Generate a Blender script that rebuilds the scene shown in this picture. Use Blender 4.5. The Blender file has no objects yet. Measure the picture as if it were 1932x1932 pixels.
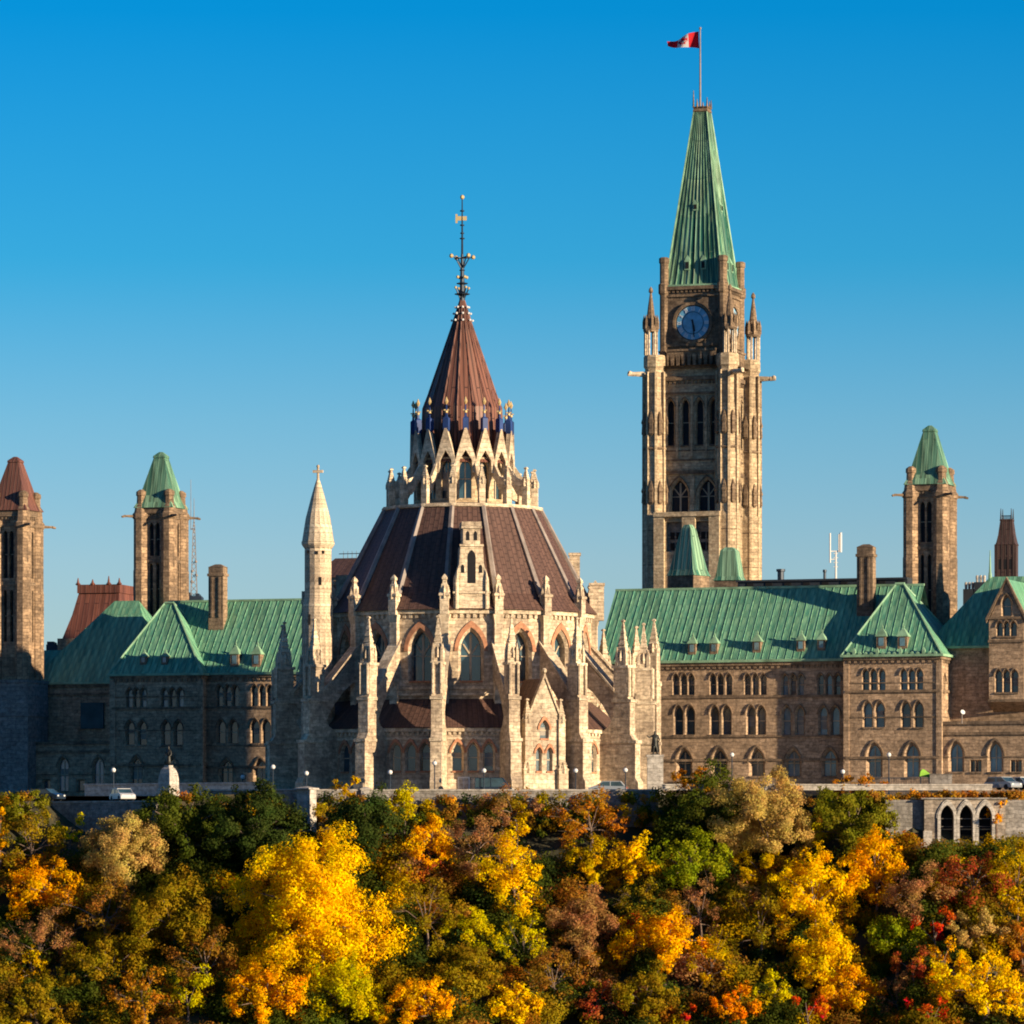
import bpy, math, random
import numpy as np
from math import sin, cos, pi, radians, sqrt
from mathutils import Vector
from mathutils.geometry import tessellate_polygon, delaunay_2d_cdt

SC = bpy.context.scene
COL = SC.collection
# ------------------------------------------------------------------ camera, sky, sun
K, UC, VH = 9600.0, 966.0, 1620.0      # focal length in picture units, principal column, horizon row
CZ, GZ = 42.0, 49.3                    # camera height above the river, terrace level
cam = bpy.data.cameras.new("camera")
cam.sensor_width = 36.0
cam.lens = 36.0 * K / 1932.0
cam.shift_y = (VH - 966.0) / 1932.0
cam.clip_start, cam.clip_end = 5.0, 20000.0
camo = bpy.data.objects.new("camera", cam)
COL.objects.link(camo)
camo.location = (0, 0, CZ)
camo.rotation_euler = (radians(90), 0, 0)
SC.camera = camo

SUN_PHI, SUN_EL = radians(58), radians(11.5)
w = bpy.data.worlds.new("World")
SC.world = w
w.use_nodes = True
nt = w.node_tree
nt.nodes.clear()
N = nt.nodes.new
out = N("ShaderNodeOutputWorld")
bg = N("ShaderNodeBackground")
sky = N("ShaderNodeTexSky")
sky.sky_type = 'NISHITA'
sky.sun_disc = False
sky.sun_elevation = SUN_EL
sky.sun_rotation = pi - SUN_PHI
sky.air_density, sky.dust_density, sky.ozone_density = 1.0, 0.2, 3.0
geo = N("ShaderNodeTexCoord")
sep = N("ShaderNodeSeparateXYZ")
nt.links.new(geo.outputs["Generated"], sep.inputs[0])
ramp = N("ShaderNodeValToRGB")
nt.links.new(sep.outputs["Z"], ramp.inputs[0])
# the tint deepens the blue with height, as in the photograph's clear polarised sky
SKY_TINT = [(0.0, (.74, .77, 1.0)), (0.059, (.60, .755, 1.0)), (0.085, (.41, .72, .975)), (0.116, (.11, .645, .965)), (0.165, (.006, .56, .965)), (0.40, (.06, .50, .92)), (1.0, (.10, .44, .82))]
mul = N("ShaderNodeMixRGB")
mul.blend_type = 'MULTIPLY'
mul.inputs[0].default_value = 1.0
nt.links.new(sky.outputs[0], mul.inputs[1])
nt.links.new(ramp.outputs[0], mul.inputs[2])
SKY_STOPS = SKY_TINT
er = ramp.color_ramp.elements
while len(er) > 1:
    er.remove(er[0])
for i, (p, c) in enumerate(SKY_STOPS):
    e = er[0] if i == 0 else er.new(p)
    e.position = p
    e.color = (*c, 1)
nt.links.new(mul.outputs[0], bg.inputs[0])
bg.inputs[1].default_value = 0.0735
nt.links.new(bg.outputs[0], out.inputs[0])

sl = bpy.data.lights.new("sun", 'SUN')
sl.energy = 5.0
sl.angle = radians(0.5)
sl.color = (1.0, 0.79, 0.53)
slo = bpy.data.objects.new("sun", sl)
COL.objects.link(slo)
sdir = Vector((sin(SUN_PHI) * cos(SUN_EL), -cos(SUN_PHI) * cos(SUN_EL), sin(SUN_EL)))
slo.rotation_euler = sdir.to_track_quat('Z', 'Y').to_euler()
slo.location = sdir * 900

vs = SC.view_settings
vs.view_transform = 'Standard'
vs.look = 'None'
vs.exposure = 1.1
vs.gamma = 1.0
SC.cycles.filter_width = 1.9
SC.cycles.max_bounces = 6
SC.cycles.diffuse_bounces = 3
SC.cycles.transparent_max_bounces = 4

# ------------------------------------------------------------------ materials
ALB = 0.70
def dim(c, k=1.0):
    return tuple(x * ALB * k for x in c)

def new_mat(name):
    m = bpy.data.materials.new(name)
    m.use_nodes = True
    t = m.node_tree
    b = t.nodes["Principled BSDF"]
    return m, t, b

def mix(t, a, b, f, mode='MIX'):
    n = t.nodes.new("ShaderNodeMixRGB")
    n.blend_type = mode
    for s, x in ((0, f), (1, a), (2, b)):
        if isinstance(x, (int, float)):
            n.inputs[s].default_value = x
        elif isinstance(x, tuple):
            n.inputs[s].default_value = (*x, 1)
        else:
            t.links.new(x, n.inputs[s])
    return n.outputs[0]

def noise(t, vec, scale, detail=4, rough=0.6):
    n = t.nodes.new("ShaderNodeTexNoise")
    n.inputs["Scale"].default_value = scale
    n.inputs["Detail"].default_value = detail
    n.inputs["Roughness"].default_value = rough
    if vec is not None:
        t.links.new(vec, n.inputs["Vector"])
    return n

def cramp(t, fac, stops):
    n = t.nodes.new("ShaderNodeValToRGB")
    e = n.color_ramp.elements
    while len(e) > 1:
        e.remove(e[0])
    for i, (p, c) in enumerate(stops):
        x = e[0] if i == 0 else e.new(p)
        x.position = p
        x.color = (*c, 1) if isinstance(c, tuple) else (c, c, c, 1)
    t.links.new(fac, n.inputs[0])
    return n.outputs[0]

def bump(t, b, h, dist, strength=1.0):
    n = t.nodes.new("ShaderNodeBump")
    n.inputs["Distance"].default_value = dist
    n.inputs["Strength"].default_value = strength
    t.links.new(h, n.inputs["Height"])
    t.links.new(n.outputs[0], b.inputs["Normal"])

def stone(name, c1, c2, mortar, bw=0.75, bh=0.38, stain=0.5, soot=(0.12, 0.09, 0.07)):
    m, t, b = new_mat(name)
    tc = t.nodes.new("ShaderNodeTexCoord")
    uv = tc.outputs["UV"]
    br = t.nodes.new("ShaderNodeTexBrick")
    br.offset = 0.43
    br.inputs["Color1"].default_value = (*dim(c1), 1)
    br.inputs["Color2"].default_value = (*dim(c2), 1)
    br.inputs["Mortar"].default_value = (*dim(mortar), 1)
    br.inputs["Scale"].default_value = 1.0
    br.inputs["Mortar Size"].default_value = 0.018
    br.inputs["Bias"].default_value = 0.0
    br.inputs["Brick Width"].default_value = bw
    br.inputs["Row Height"].default_value = bh
    wob = noise(t, uv, 0.9, 2, 0.5)
    va = t.nodes.new("ShaderNodeVectorMath"); va.operation = 'SCALE'
    va.inputs[3].default_value = 0.55
    t.links.new(wob.outputs["Color"], va.inputs[0])
    vb = t.nodes.new("ShaderNodeVectorMath"); vb.operation = 'ADD'
    t.links.new(uv, vb.inputs[0]); t.links.new(va.outputs[0], vb.inputs[1])
    t.links.new(vb.outputs[0], br.inputs["Vector"])
    n1 = noise(t, tc.outputs["Object"], 0.16, 5, 0.65)
    s = cramp(t, n1.outputs["Fac"], [(0.36, stain), (0.56, 0.0)])
    c = mix(t, br.outputs["Color"], dim(soot), s)
    mp = t.nodes.new("ShaderNodeMapping")
    mp.inputs["Scale"].default_value = (0.75, 0.09, 1)
    t.links.new(uv, mp.inputs["Vector"])
    n3 = noise(t, mp.outputs[0], 1.0, 4, 0.65)
    s3 = cramp(t, n3.outputs["Fac"], [(0.5, 0.0), (0.72, stain)])
    c = mix(t, c, dim(soot), s3)
    n2 = noise(t, uv, 1.7, 3, 0.7)
    v = cramp(t, n2.outputs["Fac"], [(0.28, 0.5), (0.5, 0.95), (0.72, 1.4)])
    c = mix(t, c, v, 1.0, 'MULTIPLY')
    t.links.new(c, b.inputs["Base Color"])
    b.inputs["Roughness"].default_value = 0.9
    b.inputs["Specular IOR Level"].default_value = 0.2
    h = mix(t, n2.outputs["Fac"], br.outputs["Fac"], 0.5)
    bump(t, b, h, 0.10, 0.8)
    return m

def copper(name, light, dark, seam, cw=0.6, ln=2.2, rough=0.55, dist=0.12, streak=0.5, diamond=False):
    m, t, b = new_mat(name)
    tc = t.nodes.new("ShaderNodeTexCoord")
    sp = t.nodes.new("ShaderNodeSeparateXYZ")
    t.links.new(tc.outputs["UV"], sp.inputs[0])
    cb = t.nodes.new("ShaderNodeCombineXYZ")
    t.links.new(sp.outputs["Y"], cb.inputs["X"])
    t.links.new(sp.outputs["X"], cb.inputs["Y"])
    br = t.nodes.new("ShaderNodeTexBrick")
    br.offset = 0.5
    br.inputs["Color1"].default_value = (*dim(light), 1)
    br.inputs["Color2"].default_value = (*dim(dark), 1)
    br.inputs["Mortar"].default_value = (*dim(seam), 1)
    br.inputs["Scale"].default_value = 1.0
    br.inputs["Mortar Size"].default_value = 0.07
    br.inputs["Mortar Smooth"].default_value = 0.4
    br.inputs["Brick Width"].default_value = ln
    br.inputs["Row Height"].default_value = cw
    t.links.new(cb.outputs[0], br.inputs["Vector"])
    basec = br.outputs["Color"]
    if diamond:
        # staggered pans: light and shade of their bevels is painted in, column by column
        def op(kind, x, y=None):
            n_ = t.nodes.new("ShaderNodeMath"); n_.operation = kind
            for i_, q_ in enumerate((x, y)):
                if q_ is None: continue
                if isinstance(q_, (int, float)): n_.inputs[i_].default_value = q_
                else: t.links.new(q_, n_.inputs[i_])
            return n_.outputs[0]
        colm = op('FLOOR', op('DIVIDE', sp.outputs["X"], cw))
        wn = t.nodes.new("ShaderNodeTexWhiteNoise"); wn.noise_dimensions = '1D'
        t.links.new(colm, wn.inputs["W"])
        ph = op('ADD', op('MULTIPLY', colm, pi), op('MULTIPLY', wn.outputs["Value"], 0.5))
        pr_ = op('SINE', op('ADD', op('MULTIPLY', sp.outputs["Y"], 2 * pi / ln), ph))
        class _o: outputs = [pr_]
        pr = _o
        mr = t.nodes.new("ShaderNodeMapRange")
        mr.inputs["From Min"].default_value = -2.0; mr.inputs["From Max"].default_value = 1.7
        t.links.new(pr.outputs[0], mr.inputs[0])
        basec = mix(t, mix(t, dim(dark), dim(light), mr.outputs[0]), br.outputs["Color"], 0.32)
    mp = t.nodes.new("ShaderNodeMapping")
    mp.inputs["Scale"].default_value = (1.9, 0.11, 1)
    t.links.new(tc.outputs["UV"], mp.inputs["Vector"])
    n1 = noise(t, mp.outputs[0], 1.0, 4, 0.6)
    s = cramp(t, n1.outputs["Fac"], [(0.35, 1.0 - streak), (0.65, 1.0 + streak * 0.4)])
    c = mix(t, basec, s, 1.0, 'MULTIPLY')
    t.links.new(c, b.inputs["Base Color"])
    b.inputs["Roughness"].default_value = rough
    b.inputs["Specular IOR Level"].default_value = 0.25
    bump(t, b, br.outputs["Fac"], dist, 1.0)
    return m

def plain(name, c, rough=0.6, metal=0.0, var=0.25, scale=0.8, spec=0.3):
    m, t, b = new_mat(name)
    tc = t.nodes.new("ShaderNodeTexCoord")
    n = noise(t, tc.outputs["Object"], scale, 4)
    v = cramp(t, n.outputs["Fac"], [(0.3, 1 - var), (0.7, 1 + var)])
    t.links.new(mix(t, dim(c), v, 1.0, 'MULTIPLY'), b.inputs["Base Color"])
    b.inputs["Roughness"].default_value = rough
    b.inputs["Metallic"].default_value = metal
    b.inputs["Specular IOR Level"].default_value = spec
    return m

M = {}
M['lib'] = stone("library_stone", (0.93, 0.74, 0.51), (0.60, 0.465, 0.32), (0.50, 0.385, 0.265), 0.8, 0.4, 0.62, (0.20, 0.145, 0.11))
M['libtrim'] = stone("dressed_stone", (0.97, 0.80, 0.57), (0.76, 0.60, 0.41), (0.52, 0.41, 0.28), 1.1, 0.55, 0.6, (0.20, 0.145, 0.11))
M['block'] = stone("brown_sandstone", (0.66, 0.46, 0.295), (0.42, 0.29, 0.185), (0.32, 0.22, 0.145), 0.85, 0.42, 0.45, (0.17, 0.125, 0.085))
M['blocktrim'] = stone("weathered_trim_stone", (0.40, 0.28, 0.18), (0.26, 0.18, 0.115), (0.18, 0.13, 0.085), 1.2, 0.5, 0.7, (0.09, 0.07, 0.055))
M['towerdark'] = stone("dark_tower_stone", (0.58, 0.39, 0.235), (0.30, 0.20, 0.125), (0.20, 0.14, 0.09), 0.85, 0.42, 0.65, (0.10, 0.075, 0.055))
M['tower'] = stone("tower_stone", (0.74, 0.58, 0.37), (0.54, 0.40, 0.25), (0.40, 0.30, 0.19), 0.9, 0.45, 0.4, (0.22, 0.155, 0.105))
M['towertrim'] = stone("tower_trim_stone", (0.40, 0.28, 0.175), (0.27, 0.185, 0.115), (0.17, 0.12, 0.085), 0.9, 0.45, 0.7, (0.08, 0.06, 0.048))  # dark for soot, and for recess shade put into the colour
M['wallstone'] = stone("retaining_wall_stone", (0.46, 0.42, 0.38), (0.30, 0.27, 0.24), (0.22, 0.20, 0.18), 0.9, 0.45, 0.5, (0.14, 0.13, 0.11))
M['wallwarm'] = stone("arched_wall_stone", (0.66, 0.55, 0.43), (0.36, 0.30, 0.24), (0.28, 0.23, 0.18), 0.8, 0.4, 0.6, (0.15, 0.12, 0.10))
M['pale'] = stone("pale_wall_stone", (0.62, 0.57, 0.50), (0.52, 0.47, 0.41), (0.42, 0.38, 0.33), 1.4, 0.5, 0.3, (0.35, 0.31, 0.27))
M['grey'] = stone("grey_base_stone", (0.34, 0.31, 0.28), (0.26, 0.235, 0.21), (0.19, 0.17, 0.15), 1.2, 0.55, 0.3)
M['orange'] = plain("red_voussoir_stone", (0.50, 0.235, 0.13), 0.9, 0, 0.35, 2.0)
M['green'] = copper("green_copper", (0.33, 0.62, 0.36), (0.05, 0.29, 0.20), (0.14, 0.38, 0.26), 0.50, 2.4, 0.55, 0.12, 0.4, True)
M['greentrim'] = plain("green_copper_trim", (0.27, 0.46, 0.29), 0.6, 0, 0.4, 0.7)
M['brownroof'] = copper("brown_copper", (0.27, 0.115, 0.078), (0.18, 0.078, 0.056), (0.11, 0.05, 0.04), 0.5, 30.0, 0.5, 0.10, 0.45)
M['browntile'] = copper("brown_copper_tile", (0.165, 0.090, 0.068), (0.135, 0.074, 0.057), (0.10, 0.055, 0.045), 0.6, 1.0, 0.6, 0.06, 0.4)
M['darkbrown'] = copper("dark_brown_copper", (0.11, 0.062, 0.052), (0.085, 0.05, 0.043), (0.055, 0.034, 0.03), 0.6, 12.0, 0.6, 0.1, 0.5)
M['redroof'] = copper("red_copper", (0.26, 0.095, 0.06), (0.18, 0.065, 0.045), (0.12, 0.045, 0.035), 0.8, 12.0, 0.6, 0.1, 0.5)
M['lead'] = plain("lead_strip", (0.30, 0.25, 0.22), 0.6, 0.0, 0.3)
M['blue'] = plain("blue_painted_iron", (0.02, 0.055, 0.20), 0.6)
M['iron'] = plain("dark_iron", (0.03, 0.045, 0.07), 0.5, 0.3)
M['gold'] = plain("gilded_metal", (0.85, 0.62, 0.28), 0.35, 0.4, 0.1)
M['white'] = plain("white_paint", (0.80, 0.79, 0.77), 0.5, 0, 0.05)
M['darkroof'] = plain("dark_roofing", (0.035, 0.045, 0.06), 0.7)
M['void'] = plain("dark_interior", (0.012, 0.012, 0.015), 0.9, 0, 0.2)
M['louvre'] = plain("dark_louvre", (0.02, 0.022, 0.028), 0.7, 0, 0.3, 3.0)
M['glass'] = plain("window_glass", (0.035, 0.075, 0.10), 0.1, 0.0, 0.6, 0.4, 0.9)  # blue base colour carries part of the sky's reflection
M['glassblue'] = plain("sky_tinted_window_glass", (0.13, 0.25, 0.31), 0.12, 0.0, 0.5, 0.4, 0.9)  # sky reflection painted into the base colour
M['blind'] = plain("window_blind", (0.34, 0.30, 0.25), 0.9)
M['mullion'] = plain("window_mullion", (0.56, 0.45, 0.31), 0.8)
def cloth(name, c):
    m, t, b = new_mat(name)
    b.inputs["Base Color"].default_value = (*c, 1)
    b.inputs["Roughness"].default_value = 0.8
    tr = t.nodes.new("ShaderNodeBsdfTranslucent")
    tr.inputs[0].default_value = (*c, 1)
    ms = t.nodes.new("ShaderNodeMixShader")
    ms.inputs[0].default_value = 0.5
    t.links.new(b.outputs[0], ms.inputs[1])
    t.links.new(tr.outputs[0], ms.inputs[2])
    t.links.new(ms.outputs[0], t.nodes["Material Output"].inputs[0])
    return m
M['red'] = cloth("flag_red", (0.70, 0.008, 0.02))
M['flagwhite'] = cloth("flag_white", (0.62, 0.60, 0.60))
M['clockface'] = plain("clock_face_glass", (0.17, 0.46, 0.70), 0.3, 0, 0.25, 1.5)
M['numeral'] = plain("clock_numeral", (0.72, 0.82, 0.90), 0.5, 0, 0.1)
M['hand'] = plain("clock_hand", (0.015, 0.02, 0.03), 0.5)
M['bronze'] = plain("dark_bronze", (0.045, 0.045, 0.04), 0.5, 0.4, 0.4, 2.0)
M['asphalt'] = plain("asphalt", (0.06, 0.06, 0.06), 0.9)
M['carwhite'] = plain("white_car_paint", (0.66, 0.66, 0.66), 0.3, 0, 0.03)
M['cardark'] = plain("dark_car_paint", (0.02, 0.035, 0.06), 0.2, 0, 0.03)
M['carred'] = plain("red_car_paint", (0.45, 0.02, 0.02), 0.25, 0, 0.03)
M['carsilver'] = plain("silver_car_paint", (0.42, 0.45, 0.48), 0.25, 0.3, 0.03)
M['rubber'] = plain("rubber", (0.02, 0.02, 0.02), 0.8)
M['cloth_green'] = plain("lime_cloth", (0.28, 0.55, 0.06), 0.8)
M['cloth_blue'] = plain("blue_cloth", (0.02, 0.06, 0.25), 0.8)
M['cover'] = plain("teal_mesh_cover", (0.05, 0.10, 0.11), 0.9, 0, 0.3, 0.5)

def bark():
    m, t, b = new_mat("bark")
    tc = t.nodes.new("ShaderNodeTexCoord")
    n = noise(t, tc.outputs["Object"], 3.0, 4)
    t.links.new(cramp(t, n.outputs["Fac"], [(0.3, (0.06, 0.04, 0.03)), (0.7, (0.22, 0.15, 0.11))]), b.inputs["Base Color"])
    b.inputs["Roughness"].default_value = 0.95
    return m
M['bark'] = bark()

def leaf(name, attr):
    m, t, b = new_mat(name)
    if attr:
        a = t.nodes.new("ShaderNodeAttribute")
        a.attribute_name = "tint"
        src = a.outputs["Color"]
    else:
        a = t.nodes.new("ShaderNodeObjectInfo")
        src = a.outputs["Color"]
    g = t.nodes.new("ShaderNodeNewGeometry")
    hsv = t.nodes.new("ShaderNodeHueSaturation")
    mr = t.nodes.new("ShaderNodeMapRange")
    mr.inputs["To Min"].default_value = 0.482
    mr.inputs["To Max"].default_value = 0.516
    t.links.new(g.outputs["Random Per Island"], mr.inputs[0])
    tc = t.nodes.new("ShaderNodeTexCoord")
    nh = noise(t, tc.outputs["Object"], 0.38, 2)
    mh = t.nodes.new("ShaderNodeMapRange")
    mh.inputs["From Min"].default_value = 0.3
    mh.inputs["From Max"].default_value = 0.7
    mh.inputs["To Min"].default_value = -0.022
    mh.inputs["To Max"].default_value = 0.026
    t.links.new(nh.outputs["Fac"], mh.inputs[0])
    ad = t.nodes.new("ShaderNodeMath")
    t.links.new(mr.outputs[0], ad.inputs[0]); t.links.new(mh.outputs[0], ad.inputs[1])
    t.links.new(ad.outputs[0], hsv.inputs["Hue"])
    n = noise(t, tc.outputs["Object"], 0.55, 3)
    mv = t.nodes.new("ShaderNodeMapRange")
    mv.inputs["From Min"].default_value = 0.3
    mv.inputs["From Max"].default_value = 0.7
    mv.inputs["To Min"].default_value = 0.6
    mv.inputs["To Max"].default_value = 1.25
    t.links.new(n.outputs["Fac"], mv.inputs[0])
    t.links.new(mv.outputs[0], hsv.inputs["Value"])
    sc_ = mix(t, src, (1.0, 1.0, 1.0), 1.0, 'MULTIPLY')
    t.links.new(sc_, hsv.inputs["Color"])
    hsv.inputs["Saturation"].default_value = 1.02
    c = hsv.outputs[0]
    t.links.new(c, b.inputs["Base Color"])
    b.inputs["Roughness"].default_value = 0.75
    b.inputs["Specular IOR Level"].default_value = 0.04
    tr = t.nodes.new("ShaderNodeBsdfTranslucent")
    t.links.new(c, tr.inputs[0])
    ms = t.nodes.new("ShaderNodeMixShader")
    ms.inputs[0].default_value = 0.45
    t.links.new(b.outputs[0], ms.inputs[1])
    t.links.new(tr.outputs[0], ms.inputs[2])
    t.links.new(ms.outputs[0], t.nodes["Material Output"].inputs[0])
    return m
M['leaf'] = leaf("autumn_leaf", False)
M['scrub'] = leaf("scrub_leaf", True)

def ground_mat():
    m, t, b = new_mat("slope_earth")
    tc = t.nodes.new("ShaderNodeTexCoord")
    n = noise(t, tc.outputs["Object"], 0.25, 6)
    t.links.new(cramp(t, n.outputs["Fac"], [(0.3, (0.02, 0.018, 0.012)), (0.55, (0.05, 0.045, 0.02)), (0.75, (0.10, 0.06, 0.03))]), b.inputs["Base Color"])
    b.inputs["Roughness"].default_value = 1.0
    return m
M['earth'] = ground_mat()
M['paving'] = plain("terrace_paving", (0.44, 0.41, 0.36), 0.9, 0, 0.25, 0.3)
mw, tw, bw_ = new_mat("river_water")
bw_.inputs["Base Color"].default_value = (0.01, 0.025, 0.035, 1)
bw_.inputs["Roughness"].default_value = 0.12
nw = noise(tw, None, 0.6, 3)
bump(tw, bw_, nw.outputs["Fac"], 0.1, 0.6)
M['water'] = mw

# ------------------------------------------------------------------ geometry helpers
class Frame:
    """A local frame on the terrace: x along the facade, y away from the viewer."""
    def __init__(s, ox, oy, th):
        s.ox, s.oy, s.th = ox, oy, th
        s.c, s.s = cos(th), sin(th)
    def world(s, x, y, z=0.0):
        return Vector((s.ox + x * s.c + y * s.s, s.oy - x * s.s + y * s.c, GZ + z))
    def X(s, u, y=0.0):
        k = (u - UC) / K
        return (k * (s.oy + y * s.c) - s.ox - y * s.s) / (s.c + k * s.s)
    def Z(s, v, x, y=0.0):
        d = s.oy - x * s.s + y * s.c
        return CZ + (VH - v) * d / K - GZ

class MB:
    def __init__(s):
        s.v, s.f, s.m = [], [], []
    def face(s, pts, mat=0):
        i = len(s.v)
        s.v.extend([tuple(p) for p in pts])
        s.f.append(tuple(range(i, i + len(pts))))
        s.m.append(mat)
    def box(s, x0, x1, y0, y1, z0, z1, mat=0, bottom=True):
        a = [(x0, y0, z0), (x1, y0, z0), (x1, y1, z0), (x0, y1, z0)]
        b = [(x0, y0, z1), (x1, y0, z1), (x1, y1, z1), (x0, y1, z1)]
        s.loft([a, b], mat, bottom, True)
    def loft(s, rings, mat=0, cap0=True, cap1=True):
        n = len(rings[0])
        for a, b in zip(rings[:-1], rings[1:]):
            for i in range(n):
                j = (i + 1) % n
                s.face([a[i], a[j], b[j], b[i]], mat)
        if cap0:
            s.face(rings[0][::-1], mat)
        if cap1:
            s.face(rings[-1], mat)
    def lathe(s, cx, cy, prof, n=8, rot=0.0, mat=0, sq=False):
        rings = []
        for r, z in prof:
            rings.append([(cx + r * cos(rot + 2 * pi * i / n), cy + r * sin(rot + 2 * pi * i / n), z) for i in range(n)])
        s.loft(rings, mat)
    def square(s, cx, cy, prof, mat=0, rot=0.0):
        q = sqrt(2)
        s.lathe(cx, cy, [(r * q, z) for r, z in prof], 4, pi / 4 + rot, mat)
    def tube(s, p0, p1, r0, r1=None, n=6, mat=0):
        r1 = r0 if r1 is None else r1
        p0, p1 = Vector(p0), Vector(p1)
        d = (p1 - p0)
        if d.length < 1e-6:
            return
        d.normalize()
        a = d.cross(Vector((0, 0, 1)))
        if a.length < 1e-3:
            a = Vector((1, 0, 0))
        a.normalize()
        b = d.cross(a)
        R = []
        for p, r in ((p0, r0), (p1, r1)):
            R.append([tuple(p + (a * cos(2 * pi * i / n) + b * sin(2 * pi * i / n)) * r) for i in range(n)])
        s.loft(R, mat)
    def slab(s, o, e, n, poly, t, mat=0):
        """polygon poly (list of (s, z)) in the vertical plane at o along e, extruded by t along -n"""
        f = [(o[0] + e[0] * a, o[1] + e[1] * a, z) for a, z in poly]
        b = [(p[0] - n[0] * t, p[1] - n[1] * t, p[2]) for p in f]
        tri = tessellate_polygon([[Vector((a, z, 0)) for a, z in poly]])
        for q in tri:
            s.face([f[i] for i in q], mat)
            s.face([b[i] for i in q][::-1], mat)
        k = len(f)
        for i in range(k):
            j = (i + 1) % k
            s.face([f[i], b[i], b[j], f[j]], mat)
    def ball(s, c, r, nu=8, nv=6, mat=0, sz=1.0):
        rings = []
        for j in range(nv + 1):
            t = pi * (j / nv) - pi / 2
            rr = max(r * cos(t), r * 0.02)
            rings.append([(c[0] + rr * cos(2 * pi * i / nu), c[1] + rr * sin(2 * pi * i / nu), c[2] + r * sz * sin(t)) for i in range(nu)])
        s.loft(rings, mat)

def make_mesh(name, mb, off=(0, 0, 0), smooth=False):
    me = bpy.data.meshes.new(name)
    V = [(a - off[0], b - off[1], c - off[2]) for a, b, c in mb.v]
    me.from_pydata(V, [], mb.f)
    uvl = me.uv_layers.new(name="UVMap")
    uvs = []
    for f in mb.f:
        p = [Vector(V[i]) for i in f]
        nrm = Vector((0, 0, 0))
        for i in range(len(p)):
            a, b = p[i], p[(i + 1) % len(p)]
            nrm += Vector(((a.y - b.y) * (a.z + b.z), (a.z - b.z) * (a.x + b.x), (a.x - b.x) * (a.y + b.y)))
        if nrm.length < 1e-9:
            nrm = Vector((0, 0, 1))
        nrm.normalize()
        h = Vector((0, 0, 1)).cross(nrm)
        if h.length < 0.05:
            h = Vector((1, 0, 0))
        h.normalize()
        g = nrm.cross(h)
        # horizontal origin independent of the face so that courses run on
        for q in p:
            uvs.extend((q.dot(h), q.dot(g)))
    uvl.data.foreach_set("uv", uvs)
    me.polygons.foreach_set("material_index", mb.m)
    if smooth:
        me.polygons.foreach_set("use_smooth", [True] * len(me.polygons))
    me.update()
    return me

class Thing:
    def __init__(s, name, label, cat, F, x, y, z=0.0, group=None):
        s.F, s.o = F, (x, y, z)
        r = bpy.data.objects.new(name, None)
        COL.objects.link(r)
        r.location = F.world(x, y, z)
        r.rotation_euler = (0, 0, -F.th)
        r['label'], r['category'] = label, cat
        if group:
            r['group'] = group
        s.root = r
    def part(s, name, mb, mats, parent=None, label=None, smooth=False):
        me = make_mesh(name, mb, s.o, smooth)
        for m in (mats if isinstance(mats, (list, tuple)) else [mats]):
            me.materials.append(M[m])
        ob = bpy.data.objects.new(name, me)
        COL.objects.link(ob)
        ob.parent = parent or s.root
        if label:
            ob['label'] = label
        return ob

def single(name, mb, mats, F, x, y, z, label=None, cat=None, group=None, kind=None, smooth=False):
    me = make_mesh(name, mb, (x, y, z), smooth)
    for m in (mats if isinstance(mats, (list, tuple)) else [mats]):
        me.materials.append(M[m])
    ob = bpy.data.objects.new(name, me)
    COL.objects.link(ob)
    ob.location = F.world(x, y, z)
    ob.rotation_euler = (0, 0, -F.th)
    if label: ob['label'] = label
    if cat: ob['category'] = cat
    if group: ob['group'] = group
    if kind: ob['kind'] = kind
    return ob

def arch(cx, zb, zt, w, kind='pointed', n=5):
    h = w / 2
    if kind == 'rect':
        return [(cx - h, zb), (cx + h, zb), (cx + h, zt), (cx - h, zt)]
    if kind == 'round':
        zs = zt - h
        return [(cx - h, zb), (cx + h, zb)] + [(cx + h * cos(pi * i / (2 * n)), zs + h * sin(pi * i / (2 * n))) for i in range(2 * n + 1)]
    rise = 0.9 * w
    rise = min(rise, (zt - zb) * 0.6)
    zs = zt - rise
    p = [(cx - h, zb), (cx + h, zb)]
    # circular arcs through springing and apex with centre on the springing line
    R = (rise * rise + h * h) / (2 * h)
    a1 = math.asin(min(1, rise / R))
    if R < h * 1.001: a1 = pi / 2
    for i in range(n + 1):
        a = a1 * i / n
        p.append((cx + h - R + R * cos(a), zs + R * sin(a)))
    for i in range(n - 1, -1, -1):
        a = a1 * i / n
        p.append((cx - h + R - R * cos(a), zs + R * sin(a)))
    return p

WR = random.Random(4)

def inside(p, poly):
    r = False
    j = len(poly) - 1
    for i in range(len(poly)):
        (xi, yi), (xj, yj) = poly[i], poly[j]
        if (yi > p[1]) != (yj > p[1]) and p[0] < (xj - xi) * (p[1] - yi) / (yj - yi) + xi:
            r = not r
        j = i
    return r

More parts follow.
